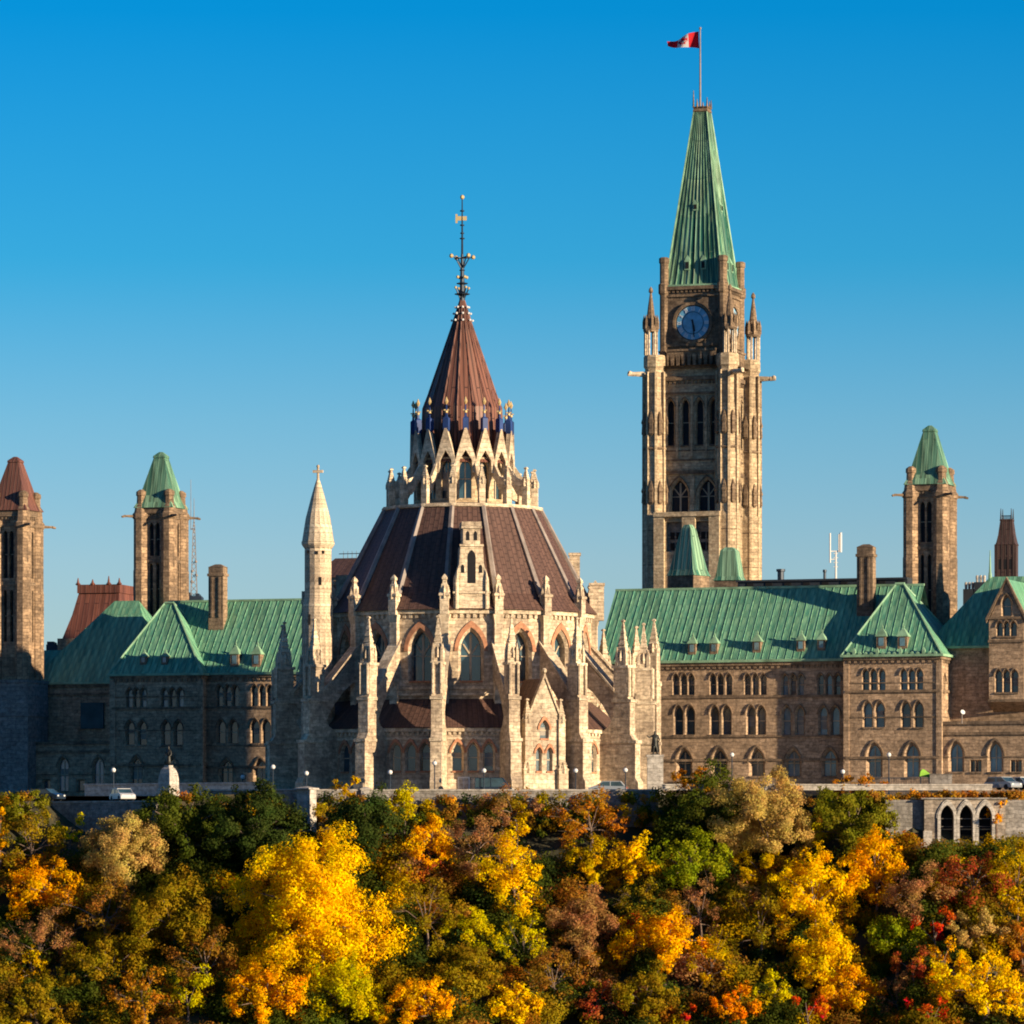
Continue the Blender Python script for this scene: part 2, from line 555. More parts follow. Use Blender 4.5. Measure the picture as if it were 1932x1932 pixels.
def wall(T, mb, p0, p1, z0, z1, ops=(), gable=None, winname='window', depth=0.62, trim='blocktrim',
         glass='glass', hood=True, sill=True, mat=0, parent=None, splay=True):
    """wall from p0 to p1 (left to right from outside) with real openings; each gets a window part.
    ops: (s centre, z bottom, z top, width, kind, lights)"""
    p0, p1 = Vector((p0[0], p0[1])), Vector((p1[0], p1[1]))
    L = (p1 - p0).length
    e = (p1 - p0) / L
    n = Vector((e.y, -e.x))
    def P(s, z, dn=0.0):
        return (p0.x + e.x * s + n.x * dn, p0.y + e.y * s + n.y * dn, z)
    outer = [(0, z0), (L, z0), (L, z1)] + ([gable] if gable else []) + [(0, z1)]
    holes = [arch(o[0], o[1], o[2], o[3], o[4]) for o in ops]
    inner = holes
    if splay:
        holes = []
        for o in ops:
            sp = .13 if o[3] < .8 else (.2 if o[3] < 1.3 else .3)
            holes.append(arch(o[0], o[1] - .02, o[2] + sp * 1.25, o[3] + 2 * sp, o[4]))
    loops = [outer] + holes
    flat = [Vector(q) for l in loops for q in l]
    edges, i0 = [], 0
    for l in loops:
        edges += [(i0 + i, i0 + (i + 1) % len(l)) for i in range(len(l))]
        i0 += len(l)
    vo, eo, fo_, _, _, _ = delaunay_2d_cdt(flat, edges, [], 1, 1e-5)
    for t in fo_:
        q = [vo[i] for i in t]
        c = sum(q, Vector((0, 0))) / len(q)
        if not inside(c, outer) or any(inside(c, h) for h in holes):
            continue
        ar = sum(q[i].x * q[(i + 1) % len(q)].y - q[(i + 1) % len(q)].x * q[i].y for i in range(len(q)))
        if ar < 0: q = q[::-1]
        mb.face([P(a, b) for a, b in q], mat)
    for o, oc, hcont in zip(ops, holes, inner):
        k = len(hcont)
        ds = .34 if splay else 0.0
        for i in range(k):
            a, b = hcont[i], hcont[(i + 1) % k]
            if splay:
                c_, d_ = oc[i], oc[(i + 1) % k]
                mb.face([P(*c_), P(*d_), P(b[0], b[1], -ds), P(a[0], a[1], -ds)], mat)
            mb.face([P(a[0], a[1], -ds), P(b[0], b[1], -ds), P(b[0], b[1], -depth), P(a[0], a[1], -depth)], mat)
        wb = MB()
        gl = o[6] if len(o) > 6 else 0
        wb.face([P(a, b, -depth + 0.02) for a, b in hcont], 0 if gl == 0 else 3)
        cx, zb, zt, wd, kind, lights = o[:6]
        for j in range(1, lights):
            sx = cx - wd / 2 + wd * j / lights
            ztop = zt - (0.05 if lights == 2 else 0.3) * (zt - zb) - 0.1
            t = 0.07 if wd < 1.8 else 0.13
            if wd > 1.8:                     # Y tracery
                for sg in (-1, 1):
                    q0, q1 = (sx, ztop - .42 * (zt - zb)), (sx + sg * wd * .36, zt - .30 * (zt - zb) + .25)
                    q = [(q0[0] - .1, q0[1]), (q0[0] + .1, q0[1]), (q1[0] + .1, q1[1]), (q1[0] - .1, q1[1])]
                    wb.loft([[P(a, b, -depth + 0.028) for a, b in q], [P(a, b, -depth + 0.14 + .003 * sg) for a, b in q]], 1, False, True)
            f = [P(sx - t, zb, -depth + 0.12), P(sx + t, zb, -depth + 0.12), P(sx + t, ztop, -depth + 0.12), P(sx - t, ztop, -depth + 0.12)]
            bq = [P(sx - t, zb, -depth + 0.025), P(sx + t, zb, -depth + 0.025), P(sx + t, ztop, -depth + 0.025), P(sx - t, ztop, -depth + 0.025)]
            wb.loft([bq, f], 1, False, True)
        if lights > 1 or zt - zb > 1.8:
            zm = zb + (zt - zb) * 0.5
            t = 0.06
            a0, a1 = cx - wd / 2, cx + wd / 2
            bq = [P(a0, zm - t, -depth + 0.024), P(a1, zm - t, -depth + 0.024), P(a1, zm + t, -depth + 0.024), P(a0, zm + t, -depth + 0.024)]
            f = [P(a0, zm - t, -depth + 0.09), P(a1, zm - t, -depth + 0.09), P(a1, zm + t, -depth + 0.09), P(a0, zm + t, -depth + 0.09)]
            wb.loft([bq, f], 1, False, True)
        if wd > 0.5 and glass == 'glass' and kind != 'rect' and WR.random() < 0.26:
            fr_ = WR.uniform(.25, .75)
            zs_ = zb + (zt - zb) * (1 - .32)
            z0_ = zs_ - (zs_ - zb) * fr_
            wb.face([P(cx - wd / 2 + .05, z0_, -depth + .022), P(cx + wd / 2 - .05, z0_, -depth + .022), P(cx + wd / 2 - .05, zs_, -depth + .022), P(cx - wd / 2 + .05, zs_, -depth + .022)], 4)
        if hood:
            hw = (0.13 if wd < 1.2 else 0.2) + (0.16 if trim == 'orange' else 0)
            cont = oc[2:] if kind != 'rect' else [hcont[1], hcont[2], hcont[3], hcont[0]]
            cz = zt - wd
            ring_i, ring_o = [], []
            for (a, b) in cont:
                da, db = a - cx, max(b - cz, 0.0) if kind != 'rect' else 0
                l = sqrt(da * da + db * db) or 1
                ring_i.append((a + da / l * 0.05, b + (db / l * 0.05)))
                ring_o.append((a + da / l * hw, b + db / l * hw + (hw * 0.6 if b > zt - 0.05 else 0)))
            if kind == 'rect':
                ring_i = ring_o = []
            for i in range(len(ring_i) - 1):
                A, B, C_, D = ring_i[i], ring_o[i], ring_o[i + 1], ring_i[i + 1]
                o_ = 0.15
                wb.face([P(*A, o_), P(*B, o_), P(*C_, o_), P(*D, o_)], 2)
                wb.face([P(*B, 0.0), P(*C_, 0.0), P(*C_, o_), P(*B, o_)], 2)
                wb.face([P(*D, 0.0), P(*A, 0.0), P(*A, o_), P(*D, o_)], 2)
        if sill:
            a0, a1 = cx - wd / 2 - 0.15, cx + wd / 2 + 0.15
            r0 = [P(a0, zb - 0.22, 0.003), P(a1, zb - 0.22, 0.003), P(a1, zb, 0.003), P(a0, zb, 0.003)]
            r1 = [P(a0, zb - 0.22, 0.14), P(a1, zb - 0.22, 0.14), P(a1, zb - 0.06, 0.14), P(a0, zb - 0.06, 0.14)]
            wb.loft([r0, r1], 2, False, True)
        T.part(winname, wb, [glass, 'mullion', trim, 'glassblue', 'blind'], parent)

def course(mb, p0, p1, z0, z1, out=0.15, mat=0, inn=0.05):
    p0, p1 = Vector((p0[0], p0[1])), Vector((p1[0], p1[1]))
    e = (p1 - p0).normalized()
    n = Vector((e.y, -e.x))
    a, b = p0 + n * out, p1 + n * out
    c, d = p1 - n * inn, p0 - n * inn
    mb.loft([[(q.x, q.y, z0) for q in (a, b, c, d)], [(q.x, q.y, z1) for q in (a, b, c, d)]], mat)

def corbels(mb, p0, p1, z0, z1, step=0.8, w=0.35, out=0.3, mat=0):
    z0, out = z0 + (z1 - z0) * .35, out * .75
    p0, p1 = Vector((p0[0], p0[1])), Vector((p1[0], p1[1]))
    L = (p1 - p0).length
    e = (p1 - p0) / L
    k = max(1, int(L / step))
    for i in range(k):
        s = (i + 0.5) * L / k
        course(mb, p0 + e * (s - w / 2), p0 + e * (s + w / 2), z0, z1, out, mat)

def hip(mb, x0, x1, y0, y1, z0, rx0, rx1, ry, z1, mat=0):
    a, b, c, d = (x0, y0, z0), (x1, y0, z0), (x1, y1, z0), (x0, y1, z0)
    r0, r1 = (rx0, ry, z1), (rx1, ry, z1)
    mb.face([a, b, r1, r0], mat)
    mb.face([b, c, r1], mat)
    mb.face([c, d, r0, r1], mat)
    mb.face([d, a, r0], mat)

def pinnacle(mb, x, y, z0, zs, zt, r, mat=0, rot=0.0):
    """square pinnacle: shaft to zs, gablets, crocketed spirelet to zt"""
    H = zt - zs
    prof = [(r, z0), (r, zs), (r * 1.1, zs + .02), (r * 1.1, zs + r * .3), (r * .82, zs + r * .5)]
    for i in range(1, 6):                      # crockets as small steps
        t = i / 6
        q = r * .82 * (1 - t) + .06
        prof += [(q, zs + r * .5 + (H - r) * (t - .03)), (q * 1.22, zs + r * .5 + (H - r) * t)]
    prof += [(.07, zt - .35), (.2, zt - .25), (.2, zt - .12), (.02, zt)]
    mb.square(x, y, prof, mat, rot)
    for i in range(4):
        a = rot + pi / 2 * i
        mb.lathe(x + cos(a) * r * .95, y + sin(a) * r * .95, [(r * .45, zs - .3), (r * .45, zs + r * .5), (.03, zs + r * 1.7)], 4, a, mat)

def octo(mb, x, y, prof, mat=0, n=8):
    mb.lathe(x, y, prof, n, pi / n, mat)

# ------------------------------------------------------------------ ground, river
FW = Frame(0.0, 0.0, 0.0)
def terr(x, d):
    """height of the ground above the river at distance d"""
    e = 579.0 + 1.5 * sin(x * 0.09) + (-3.0 if x > 43 else 0.0)
    if d >= e:
        return GZ - .75 if (x < -33 and d < 592) else GZ
    h = 47.0 - 0.78 * (e - d)
    h += 0.8 * sin(x * 0.21 + d * 0.13) + 0.6 * sin(x * 0.37 - d * 0.2)
    return max(h, -1.5)

def build_ground():
    xs = [-5000, -1500, -400, -150] + [x * 3.0 for x in range(-32, 33)] + [150, 400, 1500, 5000]
    ds = [440, 480, 500] + [510 + 3.0 * i for i in range(23)] + [576.5, 577.5, 578.2, 578.9, 579.6, 580.4, 581.5, 590, 640, 800, 1500, 4000, 9000]
    V = [(x, d, terr(x, d) if -200 < x < 200 else terr(0, d)) for d in ds for x in xs]
    n = len(xs)
    F = [(j * n + i, j * n + i + 1, (j + 1) * n + i + 1, (j + 1) * n + i) for j in range(len(ds) - 1) for i in range(n - 1)]
    me = bpy.data.meshes.new("ground")
    me.from_pydata(V, [], F)
    me.materials.append(M['earth'])
    o = bpy.data.objects.new("ground", me)
    o['kind'] = 'structure'
    COL.objects.link(o)
    me = bpy.data.meshes.new("river")
    me.from_pydata([(-6000, -3000, 0), (6000, -3000, 0), (6000, 520, 0), (-6000, 520, 0)], [], [(0, 1, 2, 3)])
    me.materials.append(M['water'])
    o = bpy.data.objects.new("river", me)
    o['kind'] = 'structure'
    COL.objects.link(o)
    # paved terrace round the buildings
    me = bpy.data.meshes.new("terrace")
    z0, z1 = GZ + .004, GZ - .746
    V = [(-33 + 1.2, 581.6, z0), (95, 581.6, z0), (120, 700, z0), (-110, 700, z0), (-110, 593, z0), (-33 + 1.2, 593, z0)]
    me.from_pydata(V, [], [(0, 1, 2, 3, 4, 5)])
    me.materials.append(M['paving'])
    o = bpy.data.objects.new("terrace", me)
    o['kind'] = 'structure'
    COL.objects.link(o)
    # roadway on the terrace
    me = bpy.data.meshes.new("terrace_road")
    me.from_pydata([(-28, 583.5, GZ + 0.010), (90, 583.5, GZ + 0.010), (90, 588.5, GZ + 0.010), (-28, 588.5, GZ + 0.010)], [], [(0, 1, 2, 3)])
    me.materials.append(M['asphalt'])
    o = bpy.data.objects.new("terrace_road", me)
    o['kind'] = 'structure'
    COL.objects.link(o)
build_ground()

# ------------------------------------------------------------------ the two green-roofed wings
TH = radians(19)
F0 = Frame(18.93, 640.0, TH)
X, Z = F0.X, F0.Z

def wins(u_list, v0, v1, wpx, yl, x_org, kind='pointed', lights=1, glassf=None):
    res = []
    for i, u in enumerate(u_list):
        x = X(u, yl)
        d = F0.oy - x * F0.s + yl * F0.c
        res.append((x - x_org, Z(v1, x, yl), Z(v0, x, yl), wpx * d / K / 0.95, kind, lights, 1 if (glassf and glassf(i)) else 0))
    return res

def battens(m, x0, x1, y0, z0, rx0, rx1, ry, z1, step=1.0, r=.055):
    """raised seams running up the front slope of a roof"""
    k = int((x1 - x0) / step)
    for i in range(k):
        x = x0 + (i + .5) * (x1 - x0) / k
        t = 1.0
        if x < rx0: t = (x - x0) / (rx0 - x0)
        elif x > rx1: t = (x1 - x) / (x1 - rx1)
        if t > .04:
            m.tube((x, y0, z0 + .02), (x, y0 + (ry - y0) * t, z0 + (z1 - z0) * t + .02), r, r, 4)

def dormer(T, u, vb, vt, wpx, yl_of_z, roofpart):
    """small roof dormer with a pyramid cap; yl_of_z gives the roof surface depth at a height"""
    y = 1.5
    for _ in range(6):
        x = X(u, y); z = Z(vb, x, y); y = yl_of_z(z)
    zt = Z(vt, x, y)
    w_ = wpx * 632 / K / 2
    h = zt - z
    m = MB()
    y0 = y - 0.15
    m.box(x - w_, x + w_, y0, y + h * 1.1, z - 0.25, z + h * 0.50, 0)
    dn = T.part('dormer', m, ['blocktrim'], None)
    m = MB()
    m.lathe(x, y0 + w_, [(w_ * 1.75, z + h * 0.50), (w_ * 1.75, z + h * 0.54), (w_ * 0.62, z + h * 0.80), (0.10, z + h * 0.9), (0.16, z + h * 0.94), (0.02, z + h * 1.08)], 4, pi / 4)
    T.part('dormer_roof', m, ['greentrim'], dn)
    m = MB()
    m.box(x - w_ * 0.55, x + w_ * 0.55, y0 - 0.04, y0 + 0.02, z + h * 0.08, z + h * 0.45)
    T.part('dormer_window', m, ['glassblue'], dn)

def chimney(T, u0, u1, vt, vb, y, mat='blocktrim', pots=True):
    x0, x1 = X(u0, y), X(u1, y)
    xm = (x0 + x1) / 2
    zt, zb = Z(vt, xm, y), Z(vb, xm, y)
    w_ = (x1 - x0) / 2 * 0.86
    m = MB()
    m.box(xm - w_, xm + w_, y, y + 1.5 * w_, zb - 2.5, zt - 1.6)
    m.box(xm - w_ * 1.13, xm + w_ * 1.13, y - w_ * .13, y + 1.63 * w_, zt - 1.6, zt - 1.25)
    m.box(xm - w_ * 1.0, xm + w_ * 1.0, y - 0.01, y + 1.52 * w_, zt - 1.25, zt - 0.4)
    hip(m, xm - w_ * 1.05, xm + w_ * 1.05, y - 0.05, y + 1.55 * w_, zt - 0.4, xm - w_ * 0.4, xm + w_ * 0.4, y + .75 * w_, zt)
    for i in (-0.5, 0.5):
        m.box(xm + i * w_ - 0.12 * w_, xm + i * w_ + 0.12 * w_, y - 0.12, y + 0.02, zb + 0.5, zt - 1.7)
    T.part('chimney', m, [mat])

def right_wing():
    xa, xb = X(1125), X(1597)
    T = Thing('parliament_wing', 'long brown stone wing with a steep green copper roof, right of the round library', 'building', F0, xa, 0, 0)
    ze = Z(1247, X(1420), 0)
    gb = lambda i: i % 3 != 1
    ops = wins([1275, 1290, 1304, 1345, 1359, 1375, 1410, 1425, 1440, 1481, 1496, 1511, 1548, 1564, 1580], 1273, 1311, 9, 0, xa, 'pointed', 1, lambda i: i > 8 and i % 2 == 1)
    ops += wins([1280, 1302, 1348, 1371, 1417, 1436, 1484, 1509, 1553, 1576], 1334, 1386, 13, 0, xa, 'pointed', 1, lambda i: i > 5)
    ops += wins([1291, 1357, 1428, 1496.5, 1565], 1416, 1464, 22, 0, xa, 'pointed', 2, lambda i: i > 2)
    m = MB()
    wall(T, m, (xa, 0), (xb, 0), 0, ze, ops)
    m.face([(xa, 0, 0), (xa, 0, ze), (xa, 17, ze), (xa, 17, 0)])
    m.face([(xa, 17, 0), (xa, 17, ze), (xb, 17, ze), (xb, 17, 0)])
    T.part('wall', m, ['block'])
    m = MB()
    for v, h in ((1316.5, .3), (1436, .28), (1391, .18)):
        z = Z(v, X(1420), 0)
        course(m, (xa, 0), (xb - .01, 0), z, z + h)
    course(m, (xa, 0), (xb - .01, 0), ze - 0.55, ze - 0.02, 0.38)
    course(m, (xa, 0), (xb - .01, 0), 0, 1.0, 0.2)
    corbels(m, (xa, 0), (xb, 0), ze - 1.15, ze - 0.55, 0.75, 0.36, 0.3)
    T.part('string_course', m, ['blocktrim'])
    zr = Z(1110, X(1390, 8), 8)
    xr = X(1700, 8)
    m = MB()
    # gable-less long roof; a thin eave and ridge roll
    e0 = -0.45
    m.face([(xa, e0, ze), (xr + 3, e0, ze), (xr + 3, 8, zr), (xa, 8, zr)])
    m.face([(xa, 17, ze), (xa, 8, zr), (xr + 3, 8, zr), (xr + 3, 17, ze)])
    m.face([(xa, e0, ze), (xa, 8, zr), (xa, 17, ze)])
    m.face([(xa, e0, ze - .02), (xa, 17, ze - .02), (xr, 17, ze - .02), (xr, e0, ze - .02)])
    battens(m, xa, xr + 3, e0, ze, xa, xr + 3, 8, zr)
    T.part('roof', m, ['green'])
    m = MB()
    m.box(xa, xb - .35, -0.62, -0.3, ze - 0.16, ze + 0.16)
    m.box(xa, xr + 3, 7.85, 8.15, zr - 0.1, zr + 0.18)
    T.part('roof_edge', m, ['greentrim'])
    ys = lambda z: e0 + (8 - e0) * (z - ze) / (zr - ze)
    for u, vb, vt in ((1306, 1233, 1196), (1347, 1232, 1196), (1428, 1229, 1192), (1511, 1227, 1190), (1550, 1225, 1190)):
        dormer(T, u, vb, vt, 15, ys, None)
    # flat dark monitor on the ridge
    m = MB()
    yb = 10.5
    x0, x1 = X(1392, yb), X(1712, yb)
    zt = Z(1093, X(1500, yb), yb)
    m.box(x0, x1, yb, yb + 6, zr - 2, zt - 0.25)
    m.box(x0 - .2, x1, yb - .2, yb + 6.2, zt - 0.25, zt)
    for i in range(9):
        xx = x0 + 1.2 + i * (x1 - x0) / 9
        m.box(xx, xx + 0.9, yb - 0.06, yb + .02, zr + 0.1, zt - 0.4, 1)
    T.part('roof_monitor', m, ['darkroof', 'void'])
    y9 = 11.5
    for u, vt, r in ((1469, 1073, 0.42), (1552, 1074, 0.18)):
        m = MB()
        x = X(u, y9)
        z = Z(vt, x, y9)
        octo(m, x, y9 + 1, [(r, zt - 0.3), (r, z - 0.35), (r * 1.35, z - 0.3), (r * 1.35, z)])
        T.part('roof_vent', m, ['iron'])
    chimney(T, 1614, 1649, 1026, 1155, 4.5)
    return T
RW = right_wing()

def right_pavilion():
    y0 = -2.0
    xa, xb = X(1597, y0), X(1772, y0)
    yb = 13.0
    T = Thing('pavilion', 'brown stone pavilion with a sunlit pyramid green roof, below a green capped tower', 'building', F0, xa, y0, 0)
    ze = Z(1237, (xa + xb) / 2, y0)
    ops = wins([1633, 1648, 1664, 1705, 1720, 1735], 1264, 1302, 9.5, y0, xa, 'pointed', 1, lambda i: i > 1)
    ops += wins([1637, 1660, 1709, 1733], 1326, 1372, 13.5, y0, xa, 'pointed', 1, lambda i: i < 2)
    ops += wins([1649.5, 1721], 1406, 1466, 22, y0, xa, 'pointed', 2, lambda i: True)
    m = MB()
    wall(T, m, (xa, y0), (xb, y0), 0, ze, ops)
    rops = [(2.6, Z(1306, xb, y0 + 2.6), Z(1275, xb, y0 + 2.6), 0.7, 'pointed', 1)]
    wall(T, m, (xb, y0), (xb, yb), 0, ze, rops)
    m.face([(xa, y0, 0), (xa, y0, ze), (xa, yb, ze), (xa, yb, 0)])
    m.face([(xa, yb, 0), (xa, yb, ze), (xb, yb, ze), (xb, yb, 0)])
    T.part('wall', m, ['block'])
    m = MB()
    for v, h, o in ((1307.5, .32, .2), (1432, .3, .2), (1355, .14, .08), (1290, .12, .08)):
        z = Z(v, xa, y0)
        course(m, (xa - .15, y0), (xb + .15, y0), z, z + h, o)
        course(m, (xb, y0), (xb, yb), z, z + h - .003, o)
    course(m, (xa - .3, y0), (xb + .3, y0), ze - .5, ze - .02, .35)
    course(m, (xb, y0 - .1), (xb, yb), ze - .5, ze - .023, .35)
    course(m, (xa - .15, y0), (xb + .15, y0), 0, 1.2, .22)
    corbels(m, (xa, y0), (xb, y0), ze - 1.1, ze - .5, .75, .36, .3)
    corbels(m, (xb, y0), (xb, yb), ze - 1.1, ze - .5, .75, .36, .3)
    T.part('string_course', m, ['blocktrim'])
    for x in (xa, xb):
        m = MB()
        m.box(x - .35, x + .35, y0 - .12, y0 + .4, 0, ze - .6)
        T.part('corner_strip', m, ['block'])
    ym = (y0 + yb) / 2
    rx = X(1698, ym)
    zr = Z(1103, rx, ym)
    m = MB()
    hip(m, xa - .5, xb + .5, y0 - .5, yb + .5, ze, rx - .5, rx + .5, ym, zr)
    battens(m, xa - .5, xb + .5, y0 - .5, ze, rx - .5, rx + .5, ym, zr)
    m.face([(xa - .5, y0 - .5, ze - .02), (xa - .5, yb + .5, ze - .02), (xb + .5, yb + .5, ze - .02), (xb + .5, y0 - .5, ze - .02)])
    T.part('roof', m, ['green'])
    m = MB()
    m.box(xa - .65, xb + .65, y0 - .65, y0 - .35, ze - .14, ze + .16)
    m.box(xb + .35, xb + .65, y0 - .35, yb + .5, ze - .14, ze + .16)
    for p in ((xa - .5, y0 - .5), (xb + .5, y0 - .5), (xb + .5, yb + .5)):
        m.tube((p[0], p[1], ze + .05), (rx + (.5 if p[0] > xa else -.5), ym, zr + .05), .16, .14, 5)
    m.tube((rx - .6, ym, zr + .08), (rx + .6, ym, zr + .08), .22, .22, 6)
    # cast cresting along the eave
    for i in range(16):
        xx = xa + (i + .5) * (xb - xa) / 16
        hh = .5 + .5 * (i % 4 == 1)
        m.square(xx, y0 - .4, [(.16, ze + .1), (.2, ze + hh * .6), (.03, ze + hh)])
    T.part('roof_edge', m, ['greentrim'])
    ys = lambda z: y0 - .5 + (ym - y0 + .5) * (z - ze) / (zr - ze)
    for u in (1663, 1703):
        dormer(T, u, 1222, 1180, 18, ys, None)
right_pavilion()

def rear_block():
    """gabled block and low range at the right edge"""
    y0 = 3.5
    xa, xb = X(1774, y0), X(2010, y0)
    T = Thing('gabled_range', 'brown stone range with a steep gabled bay and green roof, cut by the right edge', 'building', F0, xa, y0, 0)
    ze = Z(1221, X(1830, y0), y0)
    m = MB()
    wall(T, m, (xa, y0), (xb, y0), 0, ze, [])
    m.face([(xb, y0, 0), (xb, y0 + 14, 0), (xb, y0 + 14, ze), (xb, y0, ze)])
    T.part('wall', m, ['block'])
    yr = y0 + 8
    zr = Z(1088, X(1890, yr), yr)
    m = MB()
    hip(m, xa - 2.2, xb, y0 - .4, y0 + 16.4, ze, X(1868, yr), xb, yr, zr)
    T.part('roof', m, ['green'])
    m = MB()
    m.box(xa, xb, y0 - .55, y0 - .25, ze - .15, ze + .15)
    T.part('roof_edge', m, ['greentrim'])
    m = MB()
    p = X(1868, yr)
    m.tube((p, yr, zr - .2), (p, yr, zr + .5), .25, .2, 6)
    m.tube((p, yr, zr + .5), (p, yr, Z(1038, p, yr)), .16, .05, 6)
    T.part('roof_spike', m, ['greentrim'])
    # gabled bay
    yb = 1.2
    g0, g1 = X(1866, yb), X(1950, yb)
    gm = (X(1899, yb))
    g1 = 2 * gm - g0
    zg = Z(1170, g0, yb)
    za = Z(1097, gm, yb)
    zb = Z(1324, gm, yb)
    ops = wins([1884, 1899, 1914], 1265, 1306, 10.5, yb, g0, 'pointed')
    ops += wins([1899], 1126, 1162, 14, yb, g0, 'pointed')
    ops += wins([1886, 1899, 1912], 1174, 1200, 9, yb, g0, 'pointed')
    m = MB()
    wall(T, m, (g0, yb), (g1, yb), zb, zg, ops, gable=((g1 - g0) / 2, za))
    m.face([(g0, yb, zb), (g0, yb, zg), (g0, y0 + 4, zg), (g0, y0 + 4, zb)][::-1])
    m.face([(g1, yb, zb), (g1, y0 + 4, zb), (g1, y0 + 4, zg), (g1, yb, zg)])
    m.face([(g0, yb, zb), (g0, y0, zb - 1.2), (g1, y0, zb - 1.2), (g1, yb, zb)])
    T.part('gable_wall', m, ['block'])
    m = MB()
    t = .35
    for (x0, x1) in ((g0 - .3, gm), (g1 + .3, gm)):
        s = 1 if x0 < x1 else -1
        q = [(x0, zg - .35), (x1, za + .1), (x1, za + .55), (x0 - s * .1, zg + .15)]
        f = [(a, yb - .25, z) for a, z in q]
        b = [(a, yb + .45, z) for a, z in q]
        m.loft([f, b])
    T.part('gable_coping', m, ['blocktrim'])
    for z in (Z(1324, gm, yb), Z(1212, gm, yb), Z(1168, gm, yb)):
        m = MB()
        course(m, (g0 - .1, yb), (g1 + .1, yb), z, z + .3, .18)
        T.part('string_course', m, ['blocktrim'])
    m = MB()
    m.face([(g0 - .2, yb + .45, zg - .1), (gm, yb + .45, za + .3), (gm, yr, za + .3), (g0 - .2, yr, zg - .1)][::-1])
    m.face([(g1 + .2, yb + .45, zg - .1), (gm, yb + .45, za + .3), (gm, yr, za + .3), (g1 + .2, yr, zg - .1)])
    T.part('gable_roof', m, ['green'])
    # low front range
    T = Thing('low_range', 'low brown stone range with broad pointed windows, at the foot of the gabled range', 'building', F0, xa, -1.0, 0)
    yl = -1.2
    l0, l1 = X(1773.6, yl) , X(2010, yl)
    zt = Z(1362, X(1850, yl), yl)
    ops = wins([1804, 1878], 1403, 1456, 21, yl, l0, 'pointed', 2, lambda i: True)
    ops += wins([1836, 1846, 1912, 1922], 1436, 1456, 8, yl, l0, 'rect')
    m = MB()
    wall(T, m, (l0, yl), (l1, yl), 0, zt, ops)
    m.face([(l0, yl, zt), (l1, yl, zt), (l1, y0, zt), (l0, y0, zt)])
    m.face([(l1, yl, 0), (l1, y0, 0), (l1, y0, zt), (l1, yl, zt)])
    T.part('wall', m, ['block'])
    m = MB()
    course(m, (l0, yl), (l1, yl), zt - .3, zt + .1, .22)
    z = Z(1387, l0, yl)
    course(m, (l0, yl), (l1, yl), z, z + .35, .22)
    z = Z(1430, l0, yl)
    for a, b in ((1774, 1790), (1818, 1864), (1892, 2000)):
        course(m, (X(a, yl) + .02, yl), (X(b, yl), yl), z, z + .2, .12)
    T.part('parapet_course', m, ['blocktrim'])
    # boundary walls of chimneys behind the roof
    T = Thing('chimney_cluster', 'pair of small pale chimney stacks peeping over the roof right of the tall stone tower', 'chimney', F0, X(1830, 20), 20, 12)
    m = MB()
    yy = 20
    for u0, u1, vt, mt in ((1817, 1836, 1098, 0), (1838, 1858, 1085, 0)):
        a, b = X(u0, yy), X(u1, yy)
        zt = Z(vt, a, yy)
        m.box(a, b, yy, yy + 1.5, 12, zt - .9, 0)
        for i in range(3):
            c = a + (i + .5) * (b - a) / 3
            octo(m, c, yy + .7, [(.16, zt - .9), (.2, zt - .2), (.14, zt)], 1)
    T.part('stack', m, ['darkroof', 'pale'])
rear_block()

